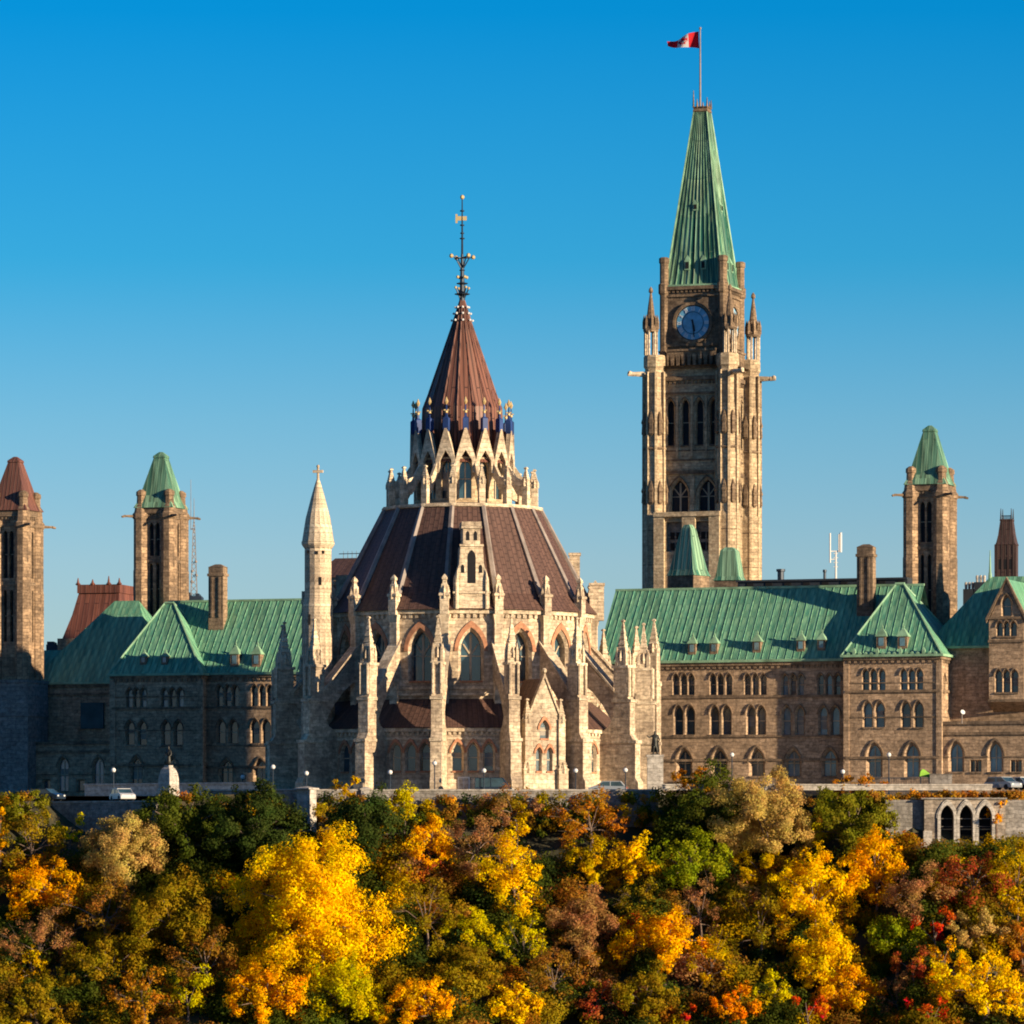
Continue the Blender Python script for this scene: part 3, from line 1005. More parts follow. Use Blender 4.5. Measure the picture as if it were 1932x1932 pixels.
def left_wing():
    yl = 0.0
    xa, xb = X(379, yl), X(640, yl)
    T = Thing('parliament_wing', 'brown stone wing with a green copper roof, left of the round library', 'building', F0, xa, 0, 0)
    ze = Z(1271, X(450), 0)
    ops = wins([414, 429, 444, 480, 495, 509, 545, 560], 1294, 1332, 9.5, 0, xa)
    ops += wins([417, 440, 481, 502, 550], 1360, 1402, 13, 0, xa)
    ops += wins([427, 491, 550], 1436, 1478, 20, 0, xa, 'pointed', 2)
    m = MB()
    wall(T, m, (xa, 0), (xb, 0), 0, ze, ops)
    m.face([(xb, 0, 0), (xb, 17, 0), (xb, 17, ze), (xb, 0, ze)])
    m.face([(xa, 17, 0), (xa, 17, ze), (xb, 17, ze), (xb, 17, 0)])
    T.part('wall', m, ['block'])
    m = MB()
    for v, h in ((1338, .3), (1450, .28), (1408, .18)):
        z = Z(v, xa, 0)
        course(m, (xa, 0), (xb, 0), z, z + h)
    course(m, (xa, 0), (xb, 0), ze - .5, ze - .02, .36)
    corbels(m, (xa, 0), (xb, 0), ze - 1.1, ze - .5, .75, .36, .3)
    T.part('string_course', m, ['blocktrim'])
    zr = Z(1133, X(480, 8), 8)
    xr = X(318, 8)
    m = MB()
    m.face([(xr, -.45, ze), (xb, -.45, ze), (xb, 8, zr), (xr, 8, zr)])
    m.face([(xr, 17, ze), (xr, 8, zr), (xb, 8, zr), (xb, 17, ze)])
    m.face([(xb, -.45, ze), (xb, 17, ze), (xb, 8, zr)])
    battens(m, xr, xb, -.45, ze, xr, xb, 8, zr)
    T.part('roof', m, ['green'])
    m = MB()
    m.box(xa + .6, xb, -.6, -.3, ze - .15, ze + .15)
    m.box(xr, xb, 7.85, 8.15, zr - .1, zr + .18)
    T.part('roof_edge', m, ['greentrim'])
    ys = lambda z: -.45 + 8.45 * (z - ze) / (zr - ze)
    for u in (443, 484):
        dormer(T, u, 1256, 1213, 17, ys, None)
    chimney(T, 391, 423, 1064, 1172, 4.6)
    # pavilion
    y0 = -2.0
    xa, xb = X(213, y0), X(378, y0)
    yb = 13.0
    T = Thing('pavilion', 'stone pavilion in deep shade with a half shaded hipped green roof, between two shaded ranges', 'building', F0, xa, y0, 0)
    ze = Z(1273, (xa + xb) / 2, y0)
    ops = wins([244, 257, 270, 310, 325, 340], 1300, 1334, 9.5, y0, xa, 'pointed', 1, lambda i: i in (0, 2, 3, 5))
    ops += wins([245, 268, 313, 336], 1362, 1405, 13, y0, xa)
    ops += wins([257, 324], 1431, 1478, 18, y0, xa, 'pointed', 2)
    m = MB()
    wall(T, m, (xa, y0), (xb, y0), 0, ze, ops)
    wall(T, m, (xb, y0), (xb, yb), 0, ze, [])
    m.face([(xa, y0, 0), (xa, y0, ze), (xa, yb, ze), (xa, yb, 0)])
    T.part('wall', m, ['block'])
    m = MB()
    for v, h, o in ((1339, .32, .2), (1446, .3, .2), (1316, .12, .08), (1380, .12, .08)):
        z = Z(v, xa, y0)
        course(m, (xa - .15, y0), (xb + .15, y0), z, z + h, o)
        course(m, (xb, y0), (xb, yb), z, z + h - .003, o)
    course(m, (xa - .3, y0), (xb + .3, y0), ze - .5, ze - .02, .35)
    course(m, (xb, y0 - .1), (xb, yb), ze - .5, ze - .023, .35)
    corbels(m, (xa, y0), (xb, y0), ze - 1.1, ze - .5, .75, .36, .3)
    T.part('string_course', m, ['blocktrim'])
    for x in (xa, xb):
        m = MB()
        m.box(x - .4, x + .4, y0 - .12, y0 + .4, 0, ze - .6)
        T.part('corner_strip', m, ['block'])
    ym = (y0 + yb) / 2
    r0, r1 = X(311, ym), X(328, ym)
    zr = Z(1139, r0, ym)
    m = MB()
    hip(m, xa - .5, xb + .5, y0 - .5, yb + .5, ze, r0, r1, ym, zr)
    battens(m, xa - .5, xb + .5, y0 - .5, ze, r0, r1, ym, zr)
    T.part('roof', m, ['green'])
    m = MB()
    m.box(xa - .65, xb + .65, y0 - .65, y0 - .35, ze - .14, ze + .16)
    m.box(xb + .35, xb + .65, y0 - .35, yb + .5, ze - .14, ze + .16)
    for p, r in (((xa - .5, y0 - .5), r0), ((xb + .5, y0 - .5), r1), ((xb + .5, yb + .5), r1)):
        m.tube((p[0], p[1], ze + .05), (r, ym, zr + .05), .16, .14, 5)
    m.tube((r0, ym, zr + .08), (r1, ym, zr + .08), .2, .2, 6)
    T.part('roof_edge', m, ['greentrim'])
    ys = lambda z: y0 - .5 + (ym - y0 + .5) * (z - ze) / (zr - ze)
    for u in (271, 311):
        dormer(T, u, 1252, 1226, 13, ys, None)
    # end block with the hipped roof behind the pavilion
    y0 = 3.5
    xa, xb = X(-60, y0), X(230, y0)
    T = Thing('hipped_range', 'shaded stone range with a broad green hip roof and a dark cover on its wall', 'building', F0, xa, y0, 0)
    ze = Z(1289, X(140, y0), y0)
    m = MB()
    wall(T, m, (xa, y0), (xb, y0), 0, ze, [])
    m.face([(xb, y0, 0), (xb, y0 + 14, 0), (xb, y0 + 14, ze), (xb, y0, ze)])
    T.part('wall', m, ['block'])
    ym = 12
    r0, r1 = X(216, ym), X(262, ym)
    zr = Z(1134, r0, ym)
    m = MB()
    hip(m, X(52, y0), X(300, y0), y0 - .45, ym * 2 - y0, ze, r0, r1, ym, zr)
    zl = Z(1227, X(90, 9), 9)
    hip(m, X(-70, y0), X(150, y0), y0 - .42, 16, ze - .02, X(-20, 9), X(130, 9), 9, zl)
    T.part('roof', m, ['green'])
    m = MB()
    m.box(xa, X(211, y0), y0 - .6, y0 - .3, ze - .15, ze + .13)
    T.part('roof_edge', m, ['greentrim'])
    m = MB()
    z = Z(1312, X(100, y0), y0)
    course(m, (xa, y0), (xb, y0), z, z + .3, .15)
    course(m, (xa, y0), (xb, y0), ze - .5, ze - .02, .3)
    T.part('string_course', m, ['blocktrim'])
    a, b = X(154, y0), X(197, y0)
    m = MB()
    m.box(a, b, y0 - .35, y0 - .05, Z(1375, a, y0), Z(1326, a, y0))
    T.part('scaffold_cover', m, ['cover'])
    yl = -1.2
    l0, l1 = X(-60, yl), X(212.4, yl)
    T = Thing('low_range', 'low shaded stone range with narrow blue pointed windows, behind the parked cars', 'building', F0, l0, yl, 0)
    zt = Z(1401, X(100, yl), yl)
    ops = wins([55, 119, 185], 1431, 1492, 17, yl, l0, 'pointed', 2, lambda i: True)
    ops += wins([22, 87, 152], 1473, 1491, 12, yl, l0, 'rect')
    m = MB()
    wall(T, m, (l0, yl), (l1, yl), 0, zt, ops)
    m.face([(l0, yl, zt), (l1, yl, zt), (l1, y0, zt), (l0, y0, zt)])
    T.part('wall', m, ['block'])
    m = MB()
    course(m, (l0, yl), (l1, yl), zt - .3, zt + .1, .22)
    z = Z(1422, l0, yl)
    course(m, (l0, yl), (l1, yl), z, z + .3, .18)
    z = Z(1464, l0, yl)
    for a, b in ((-50, 44), (66, 109), (130, 174), (196, 211)):
        course(m, (X(a, yl), yl), (X(b, yl), yl), z, z + .2, .12)
    T.part('parapet_course', m, ['blocktrim'])
left_wing()
# ------------------------------------------------------------------ square stone towers
M['greenspire'] = copper("green_copper_spire", (0.36, 0.60, 0.37), (0.012, 0.15, 0.11), (0.20, 0.40, 0.26), 0.66, 11.0, 0.55, 0.3, 0.7)

def square_tower(label, uL, uR, vtop, veave, vtur, vgarg, ly, roofmat, ops_v, stonem='block', low=0.0, slits=None, lights=2, basebox=None):
    x0 = X(uL, ly)
    a = (uR - uL) * F0.world(x0, ly).y / K / (F0.c + F0.s - 0.04)
    xc, yc = x0 + a / 2, ly + a / 2
    zf = lambda v: Z(v, xc, ly)
    zc_ = lambda v: Z(v, xc, yc)
    T = Thing('square_tower', label, 'tower', F0, xc, yc, 0)
    h, r = a / 2, 0.175 * a
    ze, zt, zu, zg = zf(veave), zc_(vtop), zf(vtur), zf(vgarg)
    ci = h - 0.13 * a
    zo1, zo0 = zf(ops_v[0]), zf(ops_v[1])
    wd = (2 * (h - 2 * r)) / (lights + .35)
    ops = [(ci + (i - (lights - 1) / 2) * wd * 1.12, zo0, zo1, wd * .82, 'pointed', 1) for i in range(lights)]
    if slits:
        zs1, zs0 = zf(slits[0]), zf(slits[1])
        ops += [(ci + (i - .5) * wd * 1.2, zs0, zs1, wd * .6, 'pointed', 1) for i in range(2)]
    m = MB()
    for (p0, p1) in (((xc - ci, yc - ci), (xc + ci, yc - ci)), ((xc + ci, yc - ci), (xc + ci, yc + ci)),
                     ((xc + ci, yc + ci), (xc - ci, yc + ci)), ((xc - ci, yc + ci), (xc - ci, yc - ci))):
        wall(T, m, p0, p1, low, ze, ops, None, 'belfry_opening', 0.6, 'blocktrim', 'louvre', False, False, splay=False)
    m.face([(xc - ci, yc - ci, ze - .02), (xc + ci, yc - ci, ze - .02), (xc + ci, yc + ci, ze - .02), (xc - ci, yc + ci, ze - .02)])
    T.part('shaft', m, [stonem])
    for sx in (-1, 1):
        for sy in (-1, 1):
            m = MB()
            cx, cy = xc + sx * (h - r), yc + sy * (h - r)
            octo(m, cx, cy, [(r * 1.02, low), (r * 1.02, zo0 - 2), (r * .97, zo0 - 1.8), (r * .97, zg - .4), (r * 1.12, zg - .2), (r * 1.12, zg + .3), (r * .9, zg + .6),
                             (r * .78, ze + .2), (r * .6, ze + .5), (r * .57, zu - .9), (r * .68, zu - .8), (r * .66, zu - .3), (r * .25, zu)])
            t = T.part('corner_turret', m, [stonem])
            m = MB()
            p = Vector((cx + sx * r * .6, cy + sy * r * .6, zg))
            q = p + Vector((sx * .75 * r, sy * .75 * r, 0.0)) * 1.25
            m.tube(p, q, .24, .15, 6)
            m.tube(q, q + Vector((sx * .35, sy * .35, -.12)), .2, .14, 6)
            T.part('gargoyle', m, ['blocktrim'], t)
    m = MB()
    for p0, p1 in (((xc - ci, yc - ci), (xc + ci, yc - ci)), ((xc + ci, yc - ci), (xc + ci, yc + ci))):
        course(m, p0, p1, ze - .8, ze - .03, .3)
        corbels(m, p0, p1, ze - 1.4, ze - .8, .55, .26, .25)
        for z0, z1 in ((zo1 + .5, zo1 + .8), (zo0 - .9, zo0 - .5)):
            m2 = MB()
            course(m2, p0, p1, z0, z1, .15)
            T.part('string_course', m2, ['blocktrim'])
    T.part('cornice', m, ['blocktrim'])
    m = MB()
    H = zt - ze
    m.square(xc, yc, [(h * .92, ze), (h * .80, ze + .10 * H), (h * .70, ze + .22 * H), (h * .25, ze + .89 * H), (h * .28, ze + .895 * H), (h * .26, ze + .93 * H), (h * .07, zt)])
    T.part('roof', m, [roofmat])
    if basebox:
        pass
    return T, xc, yc, a

square_tower('tall square stone tower with a green cap and corner turrets, near the right edge', 1700, 1811, 803, 913, 878, 933, 13, 'greenspire', (945, 1022), 'towerdark', 0, (1045, 1180))
square_tower('tall square stone tower with a green cap, standing left of the single tall roof chimney', 247, 354, 853, 957, 922, 973, 13.5, 'greenspire', (985, 1048), 'towerdark', 0, (1062, 1158))
TL, lx_, ly_, la_ = square_tower('stone tower with a brown copper cap, cut by the left edge', -29, 79, 862, 962, 925, 990, -3.5, 'brownroof', (1000, 1090), 'towerdark', 0, (1112, 1210))
m = MB()
zz = Z(1290, lx_, ly_)
m.box(lx_ - la_ * .62, lx_ + la_ * .54, ly_ - la_ * .56, ly_ + la_ * .5, 0, zz)
m.box(lx_ - la_ * .64, lx_ + la_ * .56, ly_ - la_ * .58, ly_ + la_ * .5, zz, zz + .4)
m.box(lx_ - la_ * .64, lx_ + la_ * .56, ly_ - la_ * .58, ly_ + la_ * .5, zz * .72, zz * .72 + .3)
TL.part('base', m, ['grey'])

# ------------------------------------------------------------------ clock tower
def clock_tower():
    yc = 78.0
    xc = X(1325, yc)
    T = Thing('clock_tower', 'tall gothic stone clock tower with a steep green copper spire', 'clock tower', F0, xc, yc, 0)
    zf = lambda v: Z(v, xc, yc - 6)
    zc_ = lambda v: Z(v, xc, yc)
    hw = 4.75
    c4 = [(xc - hw, yc - hw), (xc + hw, yc - hw), (xc + hw, yc + hw), (xc - hw, yc + hw)]
    z690 = zf(690)
    pxm = 720 / K / F0.c
    def fr(u):
        return X(u, yc - hw) - (xc - hw)
    ops = [(fr(u), zf(838), zf(752), .98, 'pointed', 1) for u in (1264, 1292, 1319, 1346)]
    ops += [(fr(u), zf(966), zf(904), 2.5, 'pointed', 2) for u in (1281, 1334)]
    shift = [(o[0] - hw) for o in ops]
    ops_sym = [(hw + s, o[1], o[2], o[3], o[4], o[5]) for s, o in zip((-3.3, -1.1, 1.1, 3.3, -2.05, 2.05), ops)]
    m = MB()
    for i in range(4):
        wall(T, m, c4[i], c4[(i + 1) % 4], 0, z690, ops if i == 0 else ops_sym, None, 'lancet_window', 0.9, 'towertrim', 'louvre', True, True)
    T.part('shaft', m, ['tower'])
    for i in range(4):
        m = MB()
        a, b = c4[i], c4[(i + 1) % 4]
        for v, h_, o_ in ((893, .5, .3), (868, .25, .18), (742, .3, .25), (716, .6, .45), (850, .2, .15)):
            course(m, a, b, zf(v), zf(v) + h_, o_)
            T.part('string_course', m, ['towertrim'])
            m = MB()
        corbels(m, a, b, zf(726), zf(717), .62, .3, .35)
        course(m, a, b, z690 - .25, z690 + .15, .5)
        T.part('cornice', m, ['towertrim'])
    # carved mullion ribs between the tall lancets
    m = MB()
    for u in (1253, 1278, 1305.5, 1332.5, 1359):
        x = X(u, yc - hw)
        m.box(x - .16, x + .16, yc - hw - .22, yc - hw + .02, zf(862), zf(745))
    for u in (1255, 1307, 1358):
        x = X(u, yc - hw)
        m.box(x - .3, x + .3, yc - hw - .25, yc - hw + .02, zf(968), zf(897))
    for s in (-3.9, -2.2, 0, 2.2, 3.9):
        m.box(xc + hw - .02, xc + hw + .22, yc + s - .16, yc + s + .16, zf(862), zf(745))
    T.part('wall_rib', m, ['tower'])
    # corner buttresses with open tabernacles
    for sx in (-1, 1):
        for sy in (-1, 1):
            cx, cy = xc + sx * 5.35, yc + sy * 5.35
            m = MB()
            R = 1.62
            octo(m, cx, cy, [(R * 1.1, 0), (R * 1.1, zf(970)), (R * 1.04, zf(965)), (R * 1.02, zf(860)), (R * .98, zf(850)), (R * .95, zf(770)), (R * .88, zf(760)), (R * .86, z690 - .3), (R * .98, z690), (R * .98, zf(672)), (R * .9, zf(668))])
            # narrow ribs on the buttress
            for k in range(8):
                an = pi / 8 + k * pi / 4
                px_, py_ = cx + R * 1.0 * cos(an), cy + R * 1.0 * sin(an)
                m.square(px_, py_, [(.17, 0), (.17, zf(830)), (.15, zf(700))], 0, an)
            b = T.part('corner_buttress', m, ['tower'])
            for vz in (925, 795):
                m = MB()
                for k in range(8):
                    an = k * pi / 4
                    px_, py_ = cx + R * .98 * cos(an), cy + R * .98 * sin(an)
                    z = zf(vz)
                    m.square(px_, py_, [(.1, z - 1.9), (.3, z - 1.6), (.24, z - .3), (.34, z), (.1, z + 1.2), (.02, z + 1.5)], 0, an)
                T.part('canopied_niche', m, ['towertrim'], b)
            for vz in (845, 1000, 1065):
                m = MB()
                octo(m, cx, cy, [(R * 1.06, zf(vz) - .15), (R * 1.13, zf(vz)), (R * 1.06, zf(vz) + .2)])
                T.part('ring_moulding', m, ['towertrim'], b)
            m = MB()
            cx, cy = xc + sx * 5.8, yc + sy * 5.8
            z0, z1 = zf(668), zf(622)
            for k in range(6):
                an = pi / 6 + k * pi / 3
                m.tube((cx + .85 * cos(an), cy + .85 * sin(an), z0), (cx + .85 * cos(an), cy + .85 * sin(an), z1), .16, .16, 6)
            T.part('open_column', m, ['libtrim'], b)
            m = MB()
            zt = zf(538)
            octo(m, cx, cy, [(1.05, z1 - .1), (1.12, z1 + .5), (.9, z1 + .9), (.78, z1 + 1.7), (.55, z1 + 2.2), (.42, z1 + 3.4), (.14, zt - .9), (.32, zt - .75), (.28, zt - .35), (.05, zt)])
            for k in range(8):
                an = pi / 8 + k * pi / 4
                m.lathe(cx + .95 * cos(an), cy + .95 * sin(an), [(.24, z1 + .3), (.24, z1 + 1.3), (.02, z1 + 2.3)], 4, an)
            T.part('pinnacle', m, ['towertrim'], b)
            # gargoyle
            m = MB()
            dirv = Vector((sx * .82, sy * .57, 0)) if sx < 0 else Vector((sx * .9, sy * .43, 0))
            if sx > 0 and sy > 0: dirv = Vector((.95, .1, 0))
            if sx > 0 and sy < 0: dirv = Vector((.75, -.66, 0))
            p = Vector((xc + sx * 5.35, yc + sy * 5.35, zf(704))) + dirv * 1.3
            q = p + dirv * 1.9
            m.tube(p, q, .42, .3, 7)
            m.tube(q, q + dirv * .8 + Vector((0, 0, -.08)), .36, .2, 7)
            m.ball(q + dirv * .5 + Vector((0, 0, .12)), .34)
            T.part('gargoyle', m, ['libtrim'], b)
    # balustrade between the tabernacles
    m = MB()
    for i in range(4):
        a, b = Vector(c4[i]), Vector(c4[(i + 1) % 4])
        e = (b - a).normalized()
        n = Vector((e.y, -e.x))
        o = a + n * .45 + e * 1.1
        L = (b - a).length - 2.2
        z0, z1 = z690 + .15, zf(657)
        course(m, o, o + e * L, z1 - .3, z1, .16, 0, .16)
        k = 9
        for j in range(k):
            s0, s1 = L * j / k, L * (j + 1) / k
            sm = (s0 + s1) / 2
            m.slab(o + e * 0, (e.x, e.y), (n.x, n.y), [(s0, z0), (s0 + .2, z0), (s0 + .24, z0 + .7), (sm, z1 - .6), (s1 - .24, z0 + .7), (s1 - .2, z0), (s1, z0), (s1, z1 - .3), (s0, z1 - .3)], .28)
    T.part('balustrade', m, ['towertrim'])
    # clock stage
    hs = 4.45
    ze = zf(537)
    c4s = [(xc - hs, yc - hs), (xc + hs, yc - hs), (xc + hs, yc + hs), (xc - hs, yc + hs)]
    m = MB()
    for i in range(4):
        wall(T, m, c4s[i], c4s[(i + 1) % 4], z690 - .1, ze, [])
    m.face([(x, y, z690 + .1) for x, y in [(xc - 6, yc - 6), (xc + 6, yc - 6), (xc + 6, yc + 6), (xc - 6, yc + 6)]])
    T.part('clock_stage', m, ['towertrim'])  # weathered stone; its darker tone also paints in the shade of this stage
    m = MB()
    for i in range(4):
        a, b = c4s[i], c4s[(i + 1) % 4]
        course(m, a, b, ze - .5, ze - .02, .4)
        corbels(m, a, b, ze - 1.1, ze - .5, .6, .3, .3)
        course(m, a, b, zf(557), zf(557) + .25, .2)
    T.part('cornice', m, ['towertrim'])
    m = MB()
    for i in range(4):
        course(m, c4s[i], c4s[(i + 1) % 4], zf(651), zf(651) + .35, .25)
    T.part('string_course', m, ['towertrim'])
    for sx in (-1, 1):
        for sy in (-1, 1):
            cx, cy = xc + sx * 4.3, yc + sy * 4.3
            m = MB()
            zt = zf(481)
            octo(m, cx, cy, [(.62, z690), (.62, ze - 1.2), (.82, ze - .9), (.82, ze + .3), (.62, ze + .5), (.62, zt - .9), (.74, zt - .8), (.74, zt - .15), (.5, zt)])
            T.part('roof_turret', m, ['towertrim'])
    # clock dials on the four sides, the near one at picture centre of the face
    for i in range(4):
        a, b = Vector(c4s[i]), Vector(c4s[(i + 1) % 4])
        e = (b - a).normalized()
        n = Vector((e.y, -e.x))
        mid = (a + b) / 2
        zk = zf(607)
        R = 2.5
        def P(s, z, o):
            return (mid.x + e.x * s + n.x * o, mid.y + e.y * s + n.y * o, zk + z)
        NS = 40
        m = MB()
        m.face([P(R * cos(2 * pi * k / NS), R * sin(2 * pi * k / NS), .10) for k in range(NS)])
        fo = T.part('clock_face', m, ['clockface'])
        for (r0, r1, o) in ((R, R + .42, .3), (R * .60, R * .63, .13), (R * .95, R - .001, .135)):
            m = MB()
            for k in range(NS):
                t0, t1 = 2 * pi * k / NS, 2 * pi * (k + 1) / NS
                A, B = P(r0 * cos(t0), r0 * sin(t0), o), P(r1 * cos(t0), r1 * sin(t0), o)
                C_, D = P(r1 * cos(t1), r1 * sin(t1), o), P(r0 * cos(t1), r0 * sin(t1), o)
                mt = 0 if r0 == R else 1
                m.face([A, B, C_, D], mt)
                m.face([P(r1 * cos(t0), r1 * sin(t0), 0.01), P(r1 * cos(t1), r1 * sin(t1), 0.01), C_, B], mt)
                m.face([P(r0 * cos(t0), r0 * sin(t0), 0.01), A, D, P(r0 * cos(t1), r0 * sin(t1), 0.01)], mt)
            T.part('dial_ring', m, ['towertrim', 'hand'], fo)
        # roman numerals
        num = ['XII', 'I', 'II', 'III', 'IIII', 'V', 'VI', 'VII', 'VIII', 'IX', 'X', 'XI']
        def bar(s0, z0, s1, z1, t, ca, sa):
            dx, dz = s1 - s0, z1 - z0
            l = sqrt(dx * dx + dz * dz)
            px_, pz_ = -dz / l * t, dx / l * t
            q = []
            for (x_, y_) in ((s0 + px_, z0 + pz_), (s0 - px_, z0 - pz_), (s1 - px_, z1 - pz_), (s1 + px_, z1 + pz_)):
                q.append((x_ * ca + y_ * sa, -x_ * sa + y_ * ca))
            m.loft([[P(a_, b_, .12) for a_, b_ in q], [P(a_, b_, .16) for a_, b_ in q]])
        for k, word in enumerate(num):
            an = k * pi / 6
            ca, sa = cos(an), sin(an)
            wds = {'I': .16, 'V': .32, 'X': .32}
            tot = sum(wds[c] for c in word)
            s = -tot / 2
            m = MB()
            r0, r1 = R * .68, R * .93
            for ch in word:
                wv = wds[ch]
                if ch == 'I':
                    bar(s + wv / 2, r0, s + wv / 2, r1, .055, ca, sa)
                elif ch == 'V':
                    bar(s + .04, r1, s + wv / 2, r0, .05, ca, sa)
                    bar(s + wv - .04, r1, s + wv / 2, r0, .05, ca, sa)
                else:
                    bar(s + .04, r0, s + wv - .04, r1, .05, ca, sa)
                    bar(s + .04, r1, s + wv - .04, r0, .05, ca, sa)
                s += wv
            T.part('numeral', m, ['numeral'], fo)
        for nm, ang, ln, t in (('hour_hand', radians(166), 1.25, .13), ('minute_hand', radians(174), 2.05, .09)):
            m = MB()
            o0 = .18 if nm == 'hour_hand' else .24
            ca, sa = cos(ang), sin(ang)
            q = [(x_ * ca + y_ * sa, -x_ * sa + y_ * ca) for x_, y_ in ((-t, -.45), (t, -.45), (t * .7, ln), (-t * .7, ln))]
            m.loft([[P(a_, b_, o0) for a_, b_ in q], [P(a_, b_, o0 + .04) for a_, b_ in q]])
            T.part(nm, m, ['hand'], fo)
    # spire
    zt = zc_(213)
    m = MB()
    H = zt - ze
    m.square(xc, yc, [(hs * .97, ze), (hs * .90, ze + .07 * H), (hs * .82, ze + .17 * H), (.98, zt)])
    T.part('spire_roof', m, ['greenspire'])
    for f in range(4):
        m = MB()
        an = pi / 2 * f
        ca, sa = cos(an), sin(an)
        for k in range(-4, 5):
            t_ = k / 5
            def SP(r, z):
                x_, y_ = t_ * r, -r
                return (xc + x_ * ca - y_ * sa, yc + x_ * sa + y_ * ca, z)
            m.tube(SP(hs * .97, ze), SP(hs * .90, ze + .07 * H), .1, .1, 4)
            m.tube(SP(hs * .90, ze + .07 * H), SP(hs * .82, ze + .17 * H), .1, .1, 4)
            m.tube(SP(hs * .82, ze + .17 * H), SP(.98, zt), .11, .06, 4)
        T.part('batten', m, ['greenspire'])
    m = MB()
    for sx in (-1, 1):
        for sy in (-1, 1):
            m.tube((xc + sx * hs * .9, yc + sy * hs * .9, ze + .07 * H), (xc + sx * hs * .82, yc + sy * hs * .82, ze + .17 * H), .14, .14, 5)
            m.tube((xc + sx * hs * .82, yc + sy * hs * .82, ze + .17 * H), (xc + sx * .98, yc + sy * .98, zt), .14, .12, 5)
    m.square(xc, yc, [(hs + .25, ze - .02), (hs + .25, ze + .2), (hs * .95, ze + .3)])
    T.part('spire_edge', m, ['greentrim'])
    def roofhalf(z):
        t = (z - ze) / H
        if t < .17: return hs * (.9 - .08 * (t - .07) / .10)
        return hs * .82 + (.98 - hs * .82) * (t - .17) / .83
    for (dx, v0, v1, w_) in ((-1.0, 506, 478, .4), (1.35, 506, 478, .4), (-.15, 392, 368, .36)):
        for side in range(2):
            m = MB()
            z0, z1 = zf(v0), zf(v1)
            rh = roofhalf(z0)
            if side == 0:
                m.box(xc + dx - w_, xc + dx + w_, yc - rh - .15, yc - rh + 1.6, z0, z1 - .8)
                m.lathe(xc + dx, yc - rh + .4, [(w_ * 1.6, z1 - .8), (.05, z1 + .3)], 4, pi / 4)
                m.box(xc + dx - w_ * .6, xc + dx + w_ * .6, yc - rh - .19, yc - rh - .1, z0 + .2, z1 - .95, 1)
            else:
                m.box(xc + rh - 1.6, xc + rh + .15, yc + dx - w_, yc + dx + w_, z0, z1 - .8)
                m.lathe(xc + rh - .4, yc + dx, [(w_ * 1.6, z1 - .8), (.05, z1 + .3)], 4, pi / 4)
                m.box(xc + rh + .1, xc + rh + .19, yc + dx - w_ * .6, yc + dx + w_ * .6, z0 + .2, z1 - .95, 1)
            T.part('lucarne', m, ['greentrim', 'void'])
    m = MB()
    zcap = zc_(203)
    m.square(xc, yc, [(.97, zt - .02), (1.1, zt + .12), (1.0, zcap - .25), (1.15, zcap), (1.05, zcap + .05)])
    T.part('spire_cap', m, ['towertrim'])
    for sx, sy, v in ((-1, -1, 172), (-.45, -1.05, 189), (1, -1, 186), (1, 1, 188), (-1, 1, 190), (.4, -1.05, 195), (1.05, 0, 192)):
        m = MB()
        m.tube((xc + sx * 1.0, yc + sy * 1.0, zcap - .1), (xc + sx * 1.0, yc + sy * 1.0, zc_(v)), .15, .05, 5)
        T.part('crown_spike', m, ['blocktrim'])
    # projecting bay at the foot
    yb = yc - hw - 2.6
    x0, x1 = X(1238, yb), X(1357, yb)
    zt_ = Z(968, xc, yb)
    zb_ = zt_ - 14
    wf = lambda u: X(u, yb) - x0
    m = MB()
    ops = [(wf(u), Z(1040, xc, yb), Z(984, xc, yb), 3.2, 'rect', 1) for u in (1277, 1324)]
    wall(T, m, (x0, yb), (x1, yb), zb_, zt_, ops, None, 'bay_recess', .8, 'towertrim', 'grey', False, False, splay=False)
    m.face([(x0, yb, zt_), (x1, yb, zt_), (x1, yc - hw, zt_), (x0, yc - hw, zt_)])
    m.face([(x1, yb, zb_), (x1, yc - hw, zb_), (x1, yc - hw, zt_), (x1, yb, zt_)])
    m.face([(x0, yb, zb_), (x0, yb, zt_), (x0, yc - hw, zt_), (x0, yc - hw, zb_)])
    bay = T.part('projecting_bay', m, ['tower'])
    m = MB()
    for u, w_ in ((1245, .75), (1301, .95), (1349, .75)):
        x = X(u, yb)
        m.box(x - w_, x + w_, yb - .55, yb + .02, zb_, zt_ - .55)
    course(m, (x0 - .2, yb), (x1 + .2, yb), zt_ - .5, zt_ + .15, .7)
    T.part('bay_pillar', m, ['tower'], bay)
    for u in (1277, 1324):
        m = MB()
        x = X(u, yb)
        for i in (-1, 0, 1):
            for j in (0, 1):
                if j == 1 and i == 0: pass
                zq = Z(1010, xc, yb) - j * 1.5
                m.box(x + i * .85 - .3, x + i * .85 + .3, yb + .68, yb + .77, zq - .5, zq + .5)
        T.part('tracery', m, ['void'], bay)
    # flagpole and flag
    pt = X(1321, yc)
    zp = zc_(55)
    m = MB()
    m.tube((pt, yc, zcap - .2), (pt, yc, zp), .16, .09, 8)
    m.ball((pt, yc, zp + .12), .2)
    single('flagpole', m, ['lead'], F0, pt, yc, zcap, 'thin pale flagpole standing on top of the green clock tower spire', 'flagpole', smooth=True)
    FT = Thing('flag', 'red and white flag with a maple leaf, streaming left from the tower flagpole', 'flag', F0, pt, yc, zc_(74))
    za, zb2 = zc_(59), zc_(91)
    Hh = za - zb2
    Lf = 62 * 720 / K * 1.05
